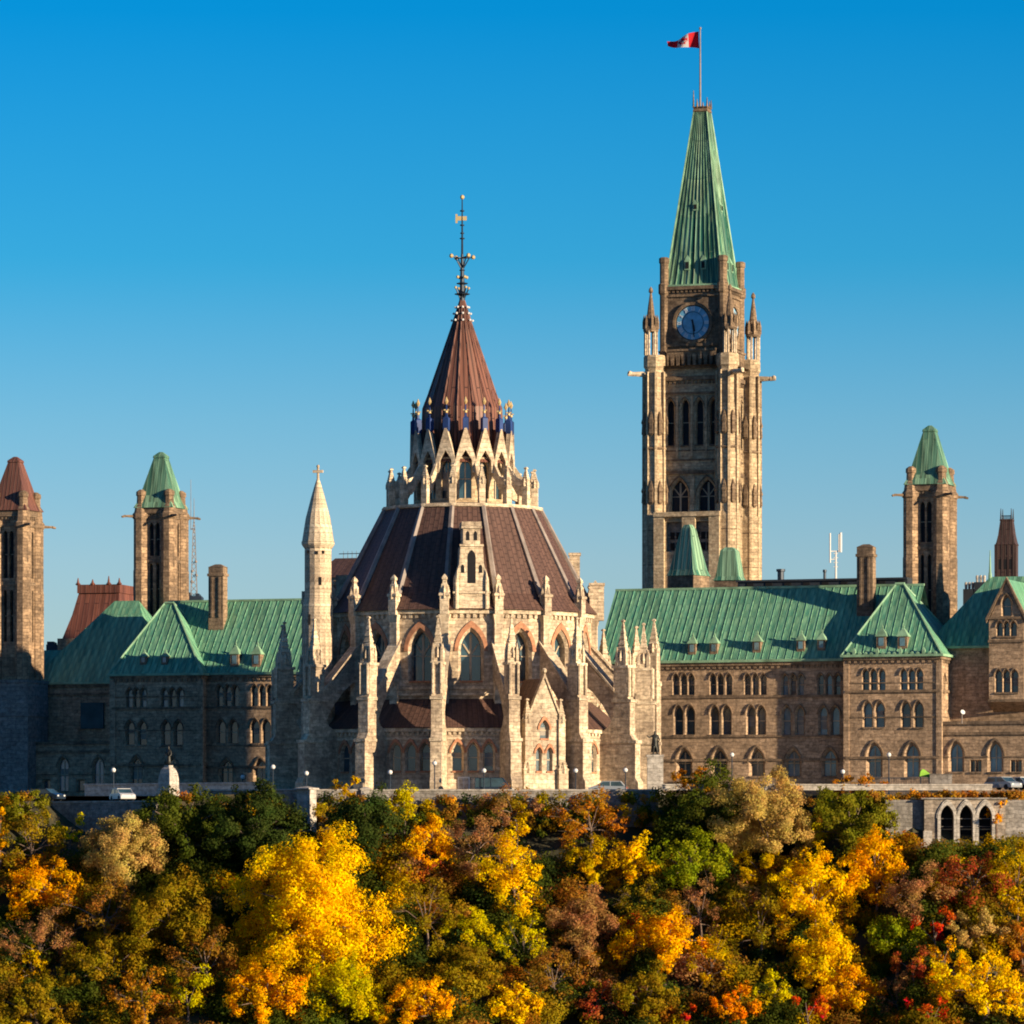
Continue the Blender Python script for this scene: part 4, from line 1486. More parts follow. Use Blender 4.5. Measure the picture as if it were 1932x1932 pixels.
    def W(u, v, o=0.0):
        """u along the fly 0..1, v up 0..1"""
        sp = 1 - .78 * u ** 1.1
        zz_ = zb2 + Hh * (.42 - .42 * sp + v * sp - .10 * u) + .06 * Hh * sin(7 * u)
        x_ = pt - .12 - Lf * (u * .98 + .02 * sin(9 * u + 2 * v))
        y_ = yc + .55 * sin(8.5 * u + 1.6 * v) * min(1, 3 * u) + o
        return (x_, y_, zz_)
    m = MB()
    nu, nv = 24, 10
    for i in range(nu):
        for j in range(nv):
            u0, u1, v0, v1 = i / nu, (i + 1) / nu, j / nv, (j + 1) / nv
            mt = 0 if (i < 8 or i >= 16) else 1
            m.face([W(u0, v0), W(u0, v1), W(u1, v1), W(u1, v0)], mt)
    FT.part('flag_cloth', m, ['red', 'flagwhite'], smooth=False)
    leafpts = [(0, -1), (.05, -.45), (.55, -.55), (.45, -.3), (1, .05), (.85, .15), (.95, .5), (.65, .42), (.6, .55), (.3, .25), (.4, .85), (.2, .75), (0, 1.1)]
    leafpts += [(-a, b) for a, b in leafpts[-2:0:-1]]
    for o in (-.05, .05):
        m = MB()
        tri = tessellate_polygon([[Vector((a, b, 0)) for a, b in leafpts]])
        for t in tri:
            q = [leafpts[i] for i in t]
            # subdivide a little so that it follows the waves
            ctr = ((q[0][0] + q[1][0] + q[2][0]) / 3, (q[0][1] + q[1][1] + q[2][1]) / 3)
            for k in range(3):
                a, b = q[k], q[(k + 1) % 3]
                m.face([W(.5 + c_[0] * .16, .5 + c_[1] * .43, o) for c_ in (a, b, ctr)])
        FT.part('maple_leaf', m, ['red'])
clock_tower()

def roof_turrets():
    for (lab, uc, t0, b0, v0, v1, yl, extra) in (
            ('shaded steep green copper roof with a narrow top, in front of the clock tower bay', 1299, 12, 38, 990, 1087, 52, 1),
            ('short sunlit green copper roof with a flat top, at the clock tower foot', 1377, 16, 32, 1033, 1096, 46, 0)):
        x = X(uc, yl)
        d = F0.world(x, yl).y
        zt, zb = Z(v0, x, yl), Z(v1, x, yl)
        s = d / K / 1.24
        T = Thing('turret_roof', lab, 'roof', F0, x, yl, zb - 6)
        m = MB()
        H = zt - zb
        m.square(x, yl, [(b0 * s * 1.0, zb), (b0 * s * .84, zb + .12 * H), (t0 * s * 1.15, zb + .88 * H), (t0 * s, zb + .93 * H), (t0 * s * .55, zt)], 0, -.26 * extra)
        T.part('roof', m, ['greenspire'])
        m = MB()
        m.square(x, yl, [(b0 * s * .92, zb - 6), (b0 * s * .92, zb - .02)], 0, -.26 * extra)
        T.part('wall', m, ['blocktrim'])
roof_turrets()

# ------------------------------------------------------------------ round library
XLc = (872 - UC) / K * 610
FL = Frame(XLc, 610.0, 0.0)
A0 = 4.5                                     # azimuth of the near face, degrees to the right of straight at the viewer
def pol(R, a, z):
    a = radians(a)
    return (R * sin(a), -R * cos(a), z)
def facept(Rm, a, s, o, z):
    """point on the face with azimuth a, apothem Rm, s to the right, o outwards"""
    a = radians(a)
    return (Rm * sin(a) + s * cos(a) + o * sin(a), -Rm * cos(a) + s * sin(a) - o * cos(a), z)
def ring16(R, z, a0=A0 + 11.25, n=16):
    return [pol(R, a0 + i * 360.0 / n, z) for i in range(n)]

def library():
    T = Thing('library', 'round gothic stone library with a tiered brown copper roof and flying buttresses', 'library', FL, 0, 0, 0)
    zc_ = lambda v: CZ + (VH - v) * 610 / K - GZ
    def znear(v, R): return CZ + (VH - v) * (610 - R) / K - GZ
    C11 = cos(radians(11.25))
    Rl, Rd = 19.2, 15.7                       # corner radii of the low ring and of the drum
    Al, Ad = Rl * C11, Rd * C11
    z_le, z_li = znear(1373, 19), znear(1317, 15.6)
    z_eave = 21.85
    near = [i for i in range(16)]
    # ---- lower ring
    m = MB()
    for i in range(16):
        a = A0 + 22.5 * i
        vis = cos(radians(a)) > -.25
        p0, p1 = pol(Rl, a - 11.25, 0), pol(Rl, a + 11.25, 0)
        L = 2 * Al * math.tan(radians(11.25))
        ops = []
        if vis:
            for k in (-1, 0, 1):
                ops.append((L / 2 + k * 1.82, znear(1454, 19), znear(1404, 19), .98, 'pointed', 1))
        wall(T, m, p0, p1, 0, z_le, ops, None, 'lower_window', .45, 'orange', 'glass', True, True)
    T.part('lower_wall', m, ['lib'])
    m = MB()
    for i in range(16):
        a = A0 + 22.5 * i
        p0, p1 = pol(Rl, a - 11.25, 0), pol(Rl, a + 11.25, 0)
        course(m, p0, p1, z_le - .45, z_le - .02, .3)
        corbels(m, p0, p1, z_le - .95, z_le - .45, .6, .28, .24)
        course(m, p0, p1, 0, 1.9, .18)
        course(m, p0, p1, znear(1395, 19), znear(1395, 19) + .2, .1)
    T.part('lower_cornice', m, ['libtrim'])
    m = MB()
    m.loft([ring16(Rl + .45, z_le), ring16(Rd - .1, z_li)], 0, False, False)
    T.part('lower_roof', m, ['browntile'])
    # ---- drum
    m = MB()
    Ld = 2 * Ad * math.tan(radians(11.25))
    for i in range(16):
        a = A0 + 22.5 * i
        p0, p1 = pol(Rd, a - 11.25, 0), pol(Rd, a + 11.25, 0)
        ops = []
        if cos(radians(a)) > -.1:
            ops = [(Ld / 2, znear(1284, 15.6), znear(1190, 15.6), 2.4, 'pointed', 2)]
        wall(T, m, p0, p1, z_li - 1.0, z_eave, ops, None, 'drum_window', 1.15, 'orange', 'glass', False, True)
    T.part('drum_wall', m, ['lib'])
    # red banded arches
    for i in range(16):
        a = A0 + 22.5 * i
        if cos(radians(a)) < -.1: continue
        m = MB()
        zb, zt = znear(1284, 15.6), znear(1190, 15.6)
        ci = arch(0, zb, zt + .42, 3.05, 'pointed', 6)[2:]
        co = arch(0, zb, zt + 1.2, 3.95, 'pointed', 6)[2:]
        for k in range(len(ci) - 1):
            for (o0, o1, f) in ((.0, .14, 1),):
                A, B, C_, D = ci[k], co[k], co[k + 1], ci[k + 1]
                q = [facept(Ad, a, s, o1, z) for s, z in (A, B, C_, D)]
                m.face(q)
                m.face([facept(Ad, a, *B[:1], 0, B[1]), facept(Ad, a, C_[0], 0, C_[1]), q[2], q[1]])
                m.face([facept(Ad, a, D[0], 0, D[1]), facept(Ad, a, A[0], 0, A[1]), q[0], q[3]])
        T.part('banded_arch', m, ['orange'])
    m = MB()
    for i in range(16):
        a = A0 + 22.5 * i
        p0, p1 = pol(Rd, a - 11.25, 0), pol(Rd, a + 11.25, 0)
        course(m, p0, p1, z_eave - .5, z_eave - .02, .42)
        corbels(m, p0, p1, z_eave - 1.25, z_eave - .5, .75, .36, .3)
        zs = znear(1300, 15.6)
        course(m, p0, p1, zs, zs + .3, .2)
        course(m, p0, p1, znear(1312, 15.6), znear(1312, 15.6) + .25, .3)
    T.part('drum_cornice', m, ['libtrim'])
    # ---- main roof
    z_rt = zc_(965)
    Rt = 9.5
    m = MB()
    m.loft([ring16(16.5, z_eave), ring16(14.9, z_eave + 2.0), ring16(Rt, z_rt)], 0, False, False)
    T.part('main_roof', m, ['browntile'])
    for i in range(16):
        a = A0 + 11.25 + 22.5 * i
        m = MB()
        m.tube(pol(16.2, a, z_eave + .3), pol(14.95, a, z_eave + 2.0), .32, .36, 5)
        m.tube(pol(14.95, a, z_eave + 2.0), pol(Rt, a, z_rt), .38, .30, 5)
        T.part('roof_rib', m, ['lead'])
    # corner pilasters and eave pinnacles
    for i in range(16):
        a = A0 + 11.25 + 22.5 * i
        x, y, _ = pol(Rd + .1, a, 0)
        m = MB()
        rr = radians(a)
        m.square(x, y, [(.48, z_li - 1.5), (.48, z_eave - 1.5), (.55, z_eave - 1.2), (.68, z_eave - .6)], 0, rr)
        x2, y2, _ = pol(Rd + .35, a, 0)
        zt = znear(1086, 15.6)
        m.square(x2, y2, [(.5, z_eave - .6), (.5, z_eave + 1.5), (.62, z_eave + 1.55), (.62, z_eave + 1.8), (.36, z_eave + 2.0), (.34, zt - 1.0), (.24, zt - .9), (.2, zt - .5), (.3, zt - .42), (.28, zt - .2), (.03, zt + .2)], 0, rr)
        for k in range(4):
            an = rr + pi / 2 * k
            m.lathe(x2 + .42 * cos(an), y2 + .42 * sin(an), [(.26, z_eave + 1.2), (.24, z_eave + 2.0), (.02, z_eave + 2.8)], 4, an)
        T.part('eave_pinnacle', m, ['libtrim'])
    # stone gable dormers on four sides
    for k in range(1):
        a = A0 + 90 * k
        zb = z_eave
        prof = [(-2.1, zb), (2.1, zb), (2.1, zb + 1.9), (2.0, zb + 3.6), (1.45, zb + 5.2), (1.3, zb + 7.3), (1.0, zb + 7.5), (1.0, zb + 9.4), (1.15, zb + 9.5), (1.15, zb + 10.2),
                (-1.15, zb + 10.2), (-1.15, zb + 9.5), (-1.0, zb + 9.4), (-1.0, zb + 7.5), (-1.3, zb + 7.3), (-1.45, zb + 5.2), (-2.0, zb + 3.6), (-2.1, zb + 1.9)]
        ra = radians(a)
        e = (cos(ra), sin(ra)); n = (sin(ra), -cos(ra))
        o = (16.1 * sin(ra), -16.1 * cos(ra))
        m = MB()
        m.slab(o, e, n, prof, 4.2)
        # nook shafts and carved mouldings
        def fp(s, z, oo): return (o[0] + e[0] * s + n[0] * oo, o[1] + e[1] * s + n[1] * oo, z)
        for s in (-1.75, 1.75):
            m.tube(fp(s, zb, .12), fp(s, zb + 3.4, .12), .2, .2, 6)
            m.tube(fp(s, zb + 3.4, .12), fp(s * .95, zb + 4.6, .12), .22, .03, 6)
        for zz_, hwid in ((zb + 1.8, 2.2), (zb + 7.3, 1.4), (zb + 9.4, 1.2)):
            m.loft([[fp(-hwid, zz_, .02), fp(hwid, zz_, .02), fp(hwid, zz_, .22), fp(-hwid, zz_, .22)], [fp(-hwid, zz_ + .25, .02), fp(hwid, zz_ + .25, .02), fp(hwid, zz_ + .25, .22), fp(-hwid, zz_ + .25, .22)]])
        g = T.part('gable_dormer', m, ['libtrim'])
        m = MB()
        for (c, z0, z1, wv) in ((0, zb + 3.0, zb + 6.9, .95), (-.45, zb + 8.0, zb + 9.1, .4), (.45, zb + 8.0, zb + 9.1, .4), (-1.05, zb + 4.2, zb + 5.2, .4), (1.05, zb + 4.2, zb + 5.2, .4)):
            cont = arch(c, z0, z1, wv)
            m.face([fp(s, z, .03) for s, z in cont])
        T.part('niche', m, ['void'], g)
    # ---- upper lantern
    m = MB()
    zp = z_rt
    m.loft([ring16(9.3, zp - .15), ring16(9.75, zp), ring16(9.75, zp + .35), ring16(9.2, zp + .4), ring16(5.6, zp + .75)], 0, False, True)
    T.part('lantern_platform', m, ['libtrim'])
    zg0, zga = zc_(872), zc_(806) - .6
    Ru = 5.75
    Au = Ru * C11
    Lu = 2 * Au * math.tan(radians(11.25))
    m = MB()
    for i in range(16):
        a = A0 + 22.5 * i
        p0, p1 = pol(Ru, a - 11.25, 0), pol(Ru, a + 11.25, 0)
        ops = [(Lu / 2, zp + 1.2, zg0 - .1, 1.45, 'pointed', 2)] if cos(radians(a)) > -.2 else []
        wall(T, m, p0, p1, zp + .3, zg0 + .2, ops, None, 'lantern_window', .5, 'libtrim', 'glass', False, False, splay=False)
    T.part('lantern_wall', m, ['tower'])
    Rg = 6.35
    Ag = Rg * C11
    Lg = 2 * Ag * math.tan(radians(11.25))
    for i in range(16):
        a = A0 + 22.5 * i
        ra = radians(a)
        e = (cos(ra), sin(ra)); n = (sin(ra), -cos(ra))
        o = (Ag * sin(ra), -Ag * cos(ra))
        hl = Lg / 2
        m = MB()
        # open gable frame: two raking bars with a pierced trefoil
        prof = [(-hl, zg0 - 1.7), (-hl + .42, zg0 - 1.7), (-hl + .5, zg0 - .2), (0, zg0 + 1.0), (hl - .5, zg0 - .2), (hl - .42, zg0 - 1.7), (hl, zg0 - 1.7), (hl, zg0 - .2), (.14, zga), (-.14, zga), (-hl, zg0 - .2)]
        m.slab(o, e, n, prof, .55)
        g = T.part('lantern_gable', m, ['libtrim'])
        # brown roof behind each gable running into the cone
        m = MB()
        def q(s, oo, z): return (o[0] + e[0] * s + n[0] * oo, o[1] + e[1] * s + n[1] * oo, z)
        zr_ = zga - .1
        m.face([q(-hl, -.5, zg0 - .3), q(0, -.5, zr_), q(0, -2.6, zr_ + .4), q(-hl * .5, -2.6, zg0 - .2)][::-1])
        m.face([q(hl, -.5, zg0 - .3), q(0, -.5, zr_), q(0, -2.6, zr_ + .4), q(hl * .5, -2.6, zg0 - .2)])
        T.part('gable_roof', m, ['brownroof'], g)
        # blue iron finial box with gilded cross
        m = MB()
        px_, py_ = q(0, -.35, 0)[:2]
        zb_ = zga - .1
        m.square(px_, py_, [(.24, zb_ - .3), (.33, zb_), (.33, zb_ + 1.3), (.13, zb_ + 1.5), (.05, zb_ + 3.0)], 0, ra)
        T.part('finial_post', m, ['blue'], g)
        m = MB()
        m.ball((px_, py_, zb_ + 2.05), .2)
        m.box(px_ - .32, px_ + .32, py_ - .07, py_ + .07, zb_ + 2.2, zb_ + 2.35)
        T.part('gilded_cross', m, ['gold'], g)
        m = MB()
        m.lathe(px_, py_, [(.05, zb_ + 2.9), (.24, zb_ + 3.3), (.03, zb_ + 3.85)], 6)
        T.part('gilded_finial', m, ['gold'], g)
    # steep cone with flared skirt
    zk = [(4.95, zg0 + 1.2), (4.75, zc_(772)), (4.0, zc_(741)), (1.02, zc_(606)), (.3, zc_(566))]
    m = MB()
    m.loft([ring16(6.0, zg0 - .4)] + [ring16(r, z) for r, z in zk], 0, False, True)
    T.part('spire_roof', m, ['brownroof'])
    m = MB()
    for i in range(16):
        a = A0 + 11.25 + 22.5 * i
        for (r0, z0), (r1, z1) in zip(zk[:-1], zk[1:]):
            m.tube(pol(r0, a, z0), pol(r1, a, z1), .12, .10 if r1 > .5 else .04, 4)
    T.part('spire_seam', m, ['brownroof'])
    # crockets
    for v in (605, 592, 580):
        for k in range(8):
            a = A0 + 45 * k
            r = 1.02 - (606 - v) / 40 * .72 + .25
            m = MB()
            m.ball(pol(r, a, zc_(v)), .15, 6, 4)
            T.part('crocket', m, ['white'])
    # iron finial
    m = MB()
    zt = zc_(372)
    m.tube((0, 0, zc_(568)), (0, 0, zc_(480)), .36, .16, 8)
    m.tube((0, 0, zc_(480)), (0, 0, zt), .14, .06, 6)
    for v, r in ((555, .95), (535, .7), (510, .35), (450, .32), (425, .28), (398, .28), (440, .25)):
        m.ball((0, 0, zc_(v)), r * .5, 8, 5)
        m.lathe(0, 0, [(r * .9, zc_(v) - .07), (r, zc_(v)), (r * .9, zc_(v) + .07)], 8)
    for k in range(4):
        a = 30 + 90 * k
        m.tube(pol(.2, a, zc_(505)), pol(1.0, a, zc_(485)), .09, .07, 5)
        m.tube((0, 0, zc_(487)), pol(1.45, a, zc_(485)), .1, .07, 5)
        m.tube(pol(.3, a, zc_(562)), pol(.85, a, zc_(545)), .1, .08, 5)
    T.part('iron_finial', m, ['iron'])
    def knob(c, r):
        m = MB()
        m.ball(c, r, 7, 5)
        T.part('gilded_knob', m, ['gold'])
    for k in range(4):
        a = 30 + 90 * k
        knob(pol(1.5, a, zc_(484)), .27)
        knob(pol(.62, a, zc_(523)), .2)
        knob(pol(.9, a, zc_(543)), .17)
    knob((0, 0, zt), .28)
    m = MB()
    m.box(-.75, .55, -.05, .05, zc_(416), zc_(408))
    m.box(-.8, -.55, -.055, .055, zc_(421), zc_(404))
    T.part('weather_vane', m, ['gold'])
    # small flying buttresses of the lantern
    for i in range(16):
        a = A0 + 11.25 + 22.5 * i
        ra = radians(a)
        e = (sin(ra), -cos(ra)); n = (cos(ra), sin(ra))
        m = MB()
        z1 = zg0 - .2
        prof = [(5.6, z1 - 1.5), (6.6, z1 - 2.4), (7.6, z1 - 4.0), (8.4, zp + 1.5), (8.4, zp + 3.4), (7.4, z1 - 1.9), (6.2, z1 - .1), (5.6, z1 + .4)]
        o = (-n[0] * -.16, -n[1] * -.16)
        m.slab(o, e, n, prof, .32)
        fb = T.part('lantern_buttress', m, ['libtrim'])
        m = MB()
        x, y, _ = pol(8.75, a, 0)
        pinnacle(m, x, y, zp + .2, zp + 3.0, zc_(886), .38, 0, ra)
        T.part('lantern_pinnacle', m, ['libtrim'], fb)
    # ---- great flying buttresses and piers
    for i in range(16):
        a = A0 + 11.25 + 22.5 * i
        ra = radians(a)
        e = (sin(ra), -cos(ra)); n = (cos(ra), sin(ra))
        t = 1.1
        o = (n[0] * t / 2, n[1] * t / 2)
        m = MB()
        prof = [(15.4, 13.6), (16.6, 13.4), (18.0, 12.4), (19.4, 10.8), (20.5, 9.0), (21.2, 7.4), (21.6, 7.4), (21.6, 12.0), (20.6, 12.6), (18.4, 14.7), (16.6, 16.9), (15.4, 17.9)]
        m.slab(o, e, n, prof, t)
        pf = [(15.4, z_li - 1), (Rl + .3, z_le - .6), (21.3, 6.0), (21.3, 8.0), (19.2, z_le + 1.6), (15.4, z_li + 1.0)]
        fl = T.part('flying_buttress', m, ['lib'])
        m = MB()
        o2 = (n[0] * (t / 2 + .18), n[1] * (t / 2 + .18))
        m.slab(o2, e, n, [(15.6, 17.95), (20.7, 12.55), (21.0, 12.3), (21.0, 12.75), (20.7, 12.95), (15.6, 18.35)], t + .36)
        T.part('coping', m, ['libtrim'], fl)
        # pier
        t2 = 1.3
        o3 = (n[0] * t2 / 2, n[1] * t2 / 2)
        m = MB()
        zsh = znear(1250, 22)
        m.slab(o3, e, n, [(18.9, 0), (24.2, 0), (24.2, 1.6), (23.8, 2.2), (23.8, 6.2), (23.1, 7.3), (23.1, 11.0), (22.75, 11.8), (22.75, zsh), (20.9, zsh), (20.9, 9.5), (20.2, 8.2), (18.9, 7.4)], t2)
        pr = T.part('buttress_pier', m, ['lib'])
        m = MB()
        o4 = (n[0] * (t2 / 2 + .12), n[1] * (t2 / 2 + .12))
        for z0, r1 in ((6.25, 23.95), (11.1, 23.3), (zsh - .25, 22.9)):
            m = MB()
            m.slab(o4, e, n, [(20.7, z0), (r1, z0), (r1, z0 + .35), (20.7, z0 + .35)], t2 + .24)
            T.part('pier_moulding', m, ['libtrim'], pr)
        for s in (-1, 1):
            m = MB()
            c = pol(22.9, a, 0)
            m.tube((c[0] + n[0] * s * .48, c[1] + n[1] * s * .48, zsh - 3.6), (c[0] + n[0] * s * .48, c[1] + n[1] * s * .48, zsh), .16, .16, 6)
            T.part('nook_shaft', m, ['libtrim'], pr)
        m = MB()
        x, y, _ = pol(21.85, a, 0)
        zt = znear(1160, 22)
        pinnacle(m, x, y, zsh - .1, zsh + .9, zt, .56, 0, ra)
        for s1 in (-1, 1):
            for s2 in (-1, 1):
                px_, py_ = x + e[0] * s1 * .55 + n[0] * s2 * .5, y + e[1] * s1 * .55 + n[1] * s2 * .5
                m.square(px_, py_, [(.17, zsh), (.17, zsh + 1.2), (.02, zsh + 2.3)], 0, ra)
        T.part('pier_pinnacle', m, ['libtrim'], pr)
    # ---- gabled porch bay on the right-hand near face
    a = A0 + 22.5
    ra = radians(a)
    e = Vector((cos(ra), sin(ra))); n = Vector((sin(ra), -cos(ra)))
    zap, zsh = znear(1277, 21.5), znear(1352, 21.5)
    c = Vector((n.x * 21.4, n.y * 21.4))
    hw = 1.95
    p0, p1 = c - e * hw, c + e * hw
    m = MB()
    wall(T, m, p0, p1, 0, zsh, [(1.25, znear(1454, 21), znear(1412, 21), .5, 'pointed', 1), (2.65, znear(1454, 21), znear(1412, 21), .5, 'pointed', 1), (1.95, znear(1392, 21), znear(1362, 21), .8, 'pointed', 1)], (hw, zap), 'porch_window', .4, 'orange')
    for p, s in ((p0, -1), (p1, 1)):
        q = p - n * 3.0
        f = [(p.x, p.y, 0), (q.x, q.y, 0), (q.x, q.y, zsh), (p.x, p.y, zsh)]
        m.face(f if s > 0 else f[::-1])
    T.part('porch_wall', m, ['libtrim'])
    m = MB()
    cq = c - n * 5.2
    pa, qa = c + n * .0, cq
    for s in (-1, 1):
        p = c + e * s * (hw + .2); q = cq + e * s * (hw + .2)
        f = [(p.x, p.y, zsh - .2), (q.x, q.y, zsh - .2), (qa.x, qa.y, zap - .1), (pa.x, pa.y, zap - .1)]
        m.face(f if s > 0 else f[::-1])
    T.part('porch_roof', m, ['browntile'])
    m = MB()
    for s in (-1, 1):
        A = c + e * s * (hw + .25) + n * .2
        B = c + n * .2
        for (u0, u1) in ((0, 1),):
            f = [(A.x, A.y, zsh - .45), (B.x, B.y, zap + .05), (B.x, B.y, zap + .55), (A.x, A.y, zsh + .1)]
            g = [(x - n.x * .6, y - n.y * .6, z) for x, y, z in f]
            m.loft([f, g])
        pinnacle(m, A.x - n.x * .3, A.y - n.y * .3, zsh - 5.6, zsh - .4, zsh + 2.2, .42, 0, ra)
        pinnacle(m, A.x - n.x * .3 + e.x * s * .1, A.y - n.y * .3, 0, zsh - 6.2, zsh - 4.0, .6, 0, ra)
    m.ball((c.x, c.y - .1, zap + .8), .32)
    T.part('porch_coping', m, ['libtrim'])
    # white service door between the piers
    m = MB()
    a = A0 - 1.0
    ra = radians(a)
    R_ = Al + .22
    for (s0, s1, z0, z1, o, mt) in ((-1.5, -.1, 0, 2.2, 0, 0), (-1.35, -.85, .15, 2.05, .05, 1), (-.75, -.25, .15, 2.05, .05, 1)):
        f = [facept(R_, a, s, o + .1, z) for s, z in ((s0, z0), (s1, z0), (s1, z1), (s0, z1))]
        b = [facept(R_, a, s, o, z) for s, z in ((s0, z0), (s1, z0), (s1, z1), (s0, z1))]
        m.loft([b, f], mt, False, True)
    T.part('door', m, ['white', 'pale'])
    # block on the right eave (chimney of the ring)
    m = MB()
    x, y, _ = pol(13.5, 92, 0)
    m.square(x, y, [(.62, z_eave + 3), (.62, zc_(1049)), (.75, zc_(1048)), (.75, zc_(1043))])
    x, y, _ = pol(16.2, 84, 0)
    m.square(x, y, [(.85, z_eave - .7), (.85, zc_(1108)), (.95, zc_(1107)), (.95, zc_(1102))])
    T.part('chimney', m, ['lib'])
    return T
LIB = library()

def library_link():
    FT_ = Frame((600 - UC) / K * 601, 601.0, radians(12))
    T = Thing('stair_turret', 'round pale stone stair turret with a conical stone roof and a cross on top', 'turret', FT_, 0, 0, 0)
    zz = lambda v: CZ + (VH - v) * 601 / K - GZ
    pm = 601 / K
    m = MB()
    m.lathe(0, 0, [(32 * pm, 0), (32 * pm, zz(1330)), (29 * pm, zz(1318)), (28.5 * pm, zz(1140)), (25.5 * pm, zz(1128)), (25.5 * pm, zz(1036)), (30 * pm, zz(1030)), (31.5 * pm, zz(1027)), (31.5 * pm, zz(1022))], 16)
    T.part('shaft', m, ['lib'])
    m = MB()
    m.lathe(0, 0, [(30.5 * pm, zz(1022)), (23.5 * pm, zz(978)), (13 * pm, zz(938)), (6 * pm, zz(914)), (2.5 * pm, zz(904))], 16)
    T.part('cone_roof', m, ['libtrim'])
    m = MB()
    m.tube((0, 0, zz(906)), (0, 0, zz(880)), .16, .13, 6)
    m.box(-.62, .62, -.12, .12, zz(892), zz(887))
    m.ball((0, 0, zz(880)), .2)
    T.part('cross', m, ['libtrim'])
    for u, v0, v1 in ((-14, 1045, 1039), (4, 1047, 1041), (15, 1046, 1040), (10, 1105, 1090), (-10, 1180, 1160)):
        x = u * pm
        r = 25.8 * pm if v0 < 1120 else 28.8 * pm
        y = -sqrt(max(r * r - x * x, .01))
        m = MB()
        m.box(x - .15, x + .15, y - .05, y + .3, zz(v0), zz(v1))
        T.part('slit_window', m, ['void'])
    # stone hall linking the library with the wings behind it, with a brown roof and iron cresting
    FK = Frame((594 - UC) / K * 634, 634.0, TH)
    T = Thing('link_building', 'stone hall with battlements and a brown roof, between the conical turret and the library', 'building', FK, 0, 0, 0)
    kz = lambda v: CZ + (VH - v) * 634 / K - GZ
    xe = 30.5  # unseen stretch behind the library, shaped to cast shade on the left pavilion
    zw, zr = kz(1090), kz(1056)
    m = MB()
    wall(T, m, (0, 0), (xe, 0), 0, zw, [(3.0, kz(1300), kz(1250), .9, 'pointed', 1), (1.5, kz(1400), kz(1360), .9, 'pointed', 1)])
    wall(T, m, (xe, 0), (xe, 9), 0, zw, [(4.5, zw - 8, zw - 3, 1.6, 'pointed', 2)])
    m.face([(0, 0, 0), (0, 0, zw), (0, 9, zw), (0, 9, 0)])
    m.face([(0, 9, 0), (0, 9, zw), (xe, 9, zw), (xe, 9, 0)])
    T.part('wall', m, ['lib'])
    m = MB()
    hip(m, -.4, xe + .4, -.4, 9.4, zw, 1.0, xe - 2, 4.5, zr + .4)
    T.part('roof', m, ['browntile'])
    m = MB()
    for i in range(40):
        x = 2.1 + i * .58
        m.tube((x, 4.5, zr + .3), (x, 4.5, zr + 1.3), .05, .03, 4)
    m.box(1.5, xe - 3, 4.46, 4.54, zr + .9, zr + 1.0)
    T.part('cresting', m, ['iron'])
    m = MB()
    zb_ = kz(1132)
    m.box(.4, 8.5, -5.5, .3, 0, zb_)
    m.box(1.4, 3.4, -4.6, -1.5, zb_, zb_ + 2.2)
    m.box(4.4, 6.2, -4.2, -1.5, zb_, zb_ + 2.8)
    for i in range(7):
        m.box(.5 + i * 1.15, 1.1 + i * 1.15, -5.8, -5.2, zb_ - .3, zb_ + .8)
    course(m, (.4, -5.5), (8.5, -5.5), zb_ - .8, zb_ - .3, .28)
    T.part('battlement', m, ['lib'])
    # free standing pinnacled pier at the far right of the ring
    FR = Frame((1234 - UC) / K * 622, 622.0, radians(19))
    T = Thing('pinnacled_pier', 'pinnacled pale stone pier against the brown wing, behind the bronze statue on the plain pedestal', 'pier', FR, 0, 0, 0)
    m = MB()
    m.box(-.62, .62, -.9, .9, 0, kz(1292))
    m.box(-.55, .55, -.75, .75, kz(1292), kz(1245))
    m.box(-.7, .7, -1, 1, kz(1300), kz(1292))
    T.part('shaft', m, ['lib'])
    m = MB()
    pinnacle(m, 0, 0, kz(1245), kz(1235), kz(1176), .55)
    T.part('pinnacle', m, ['libtrim'])
library_link()
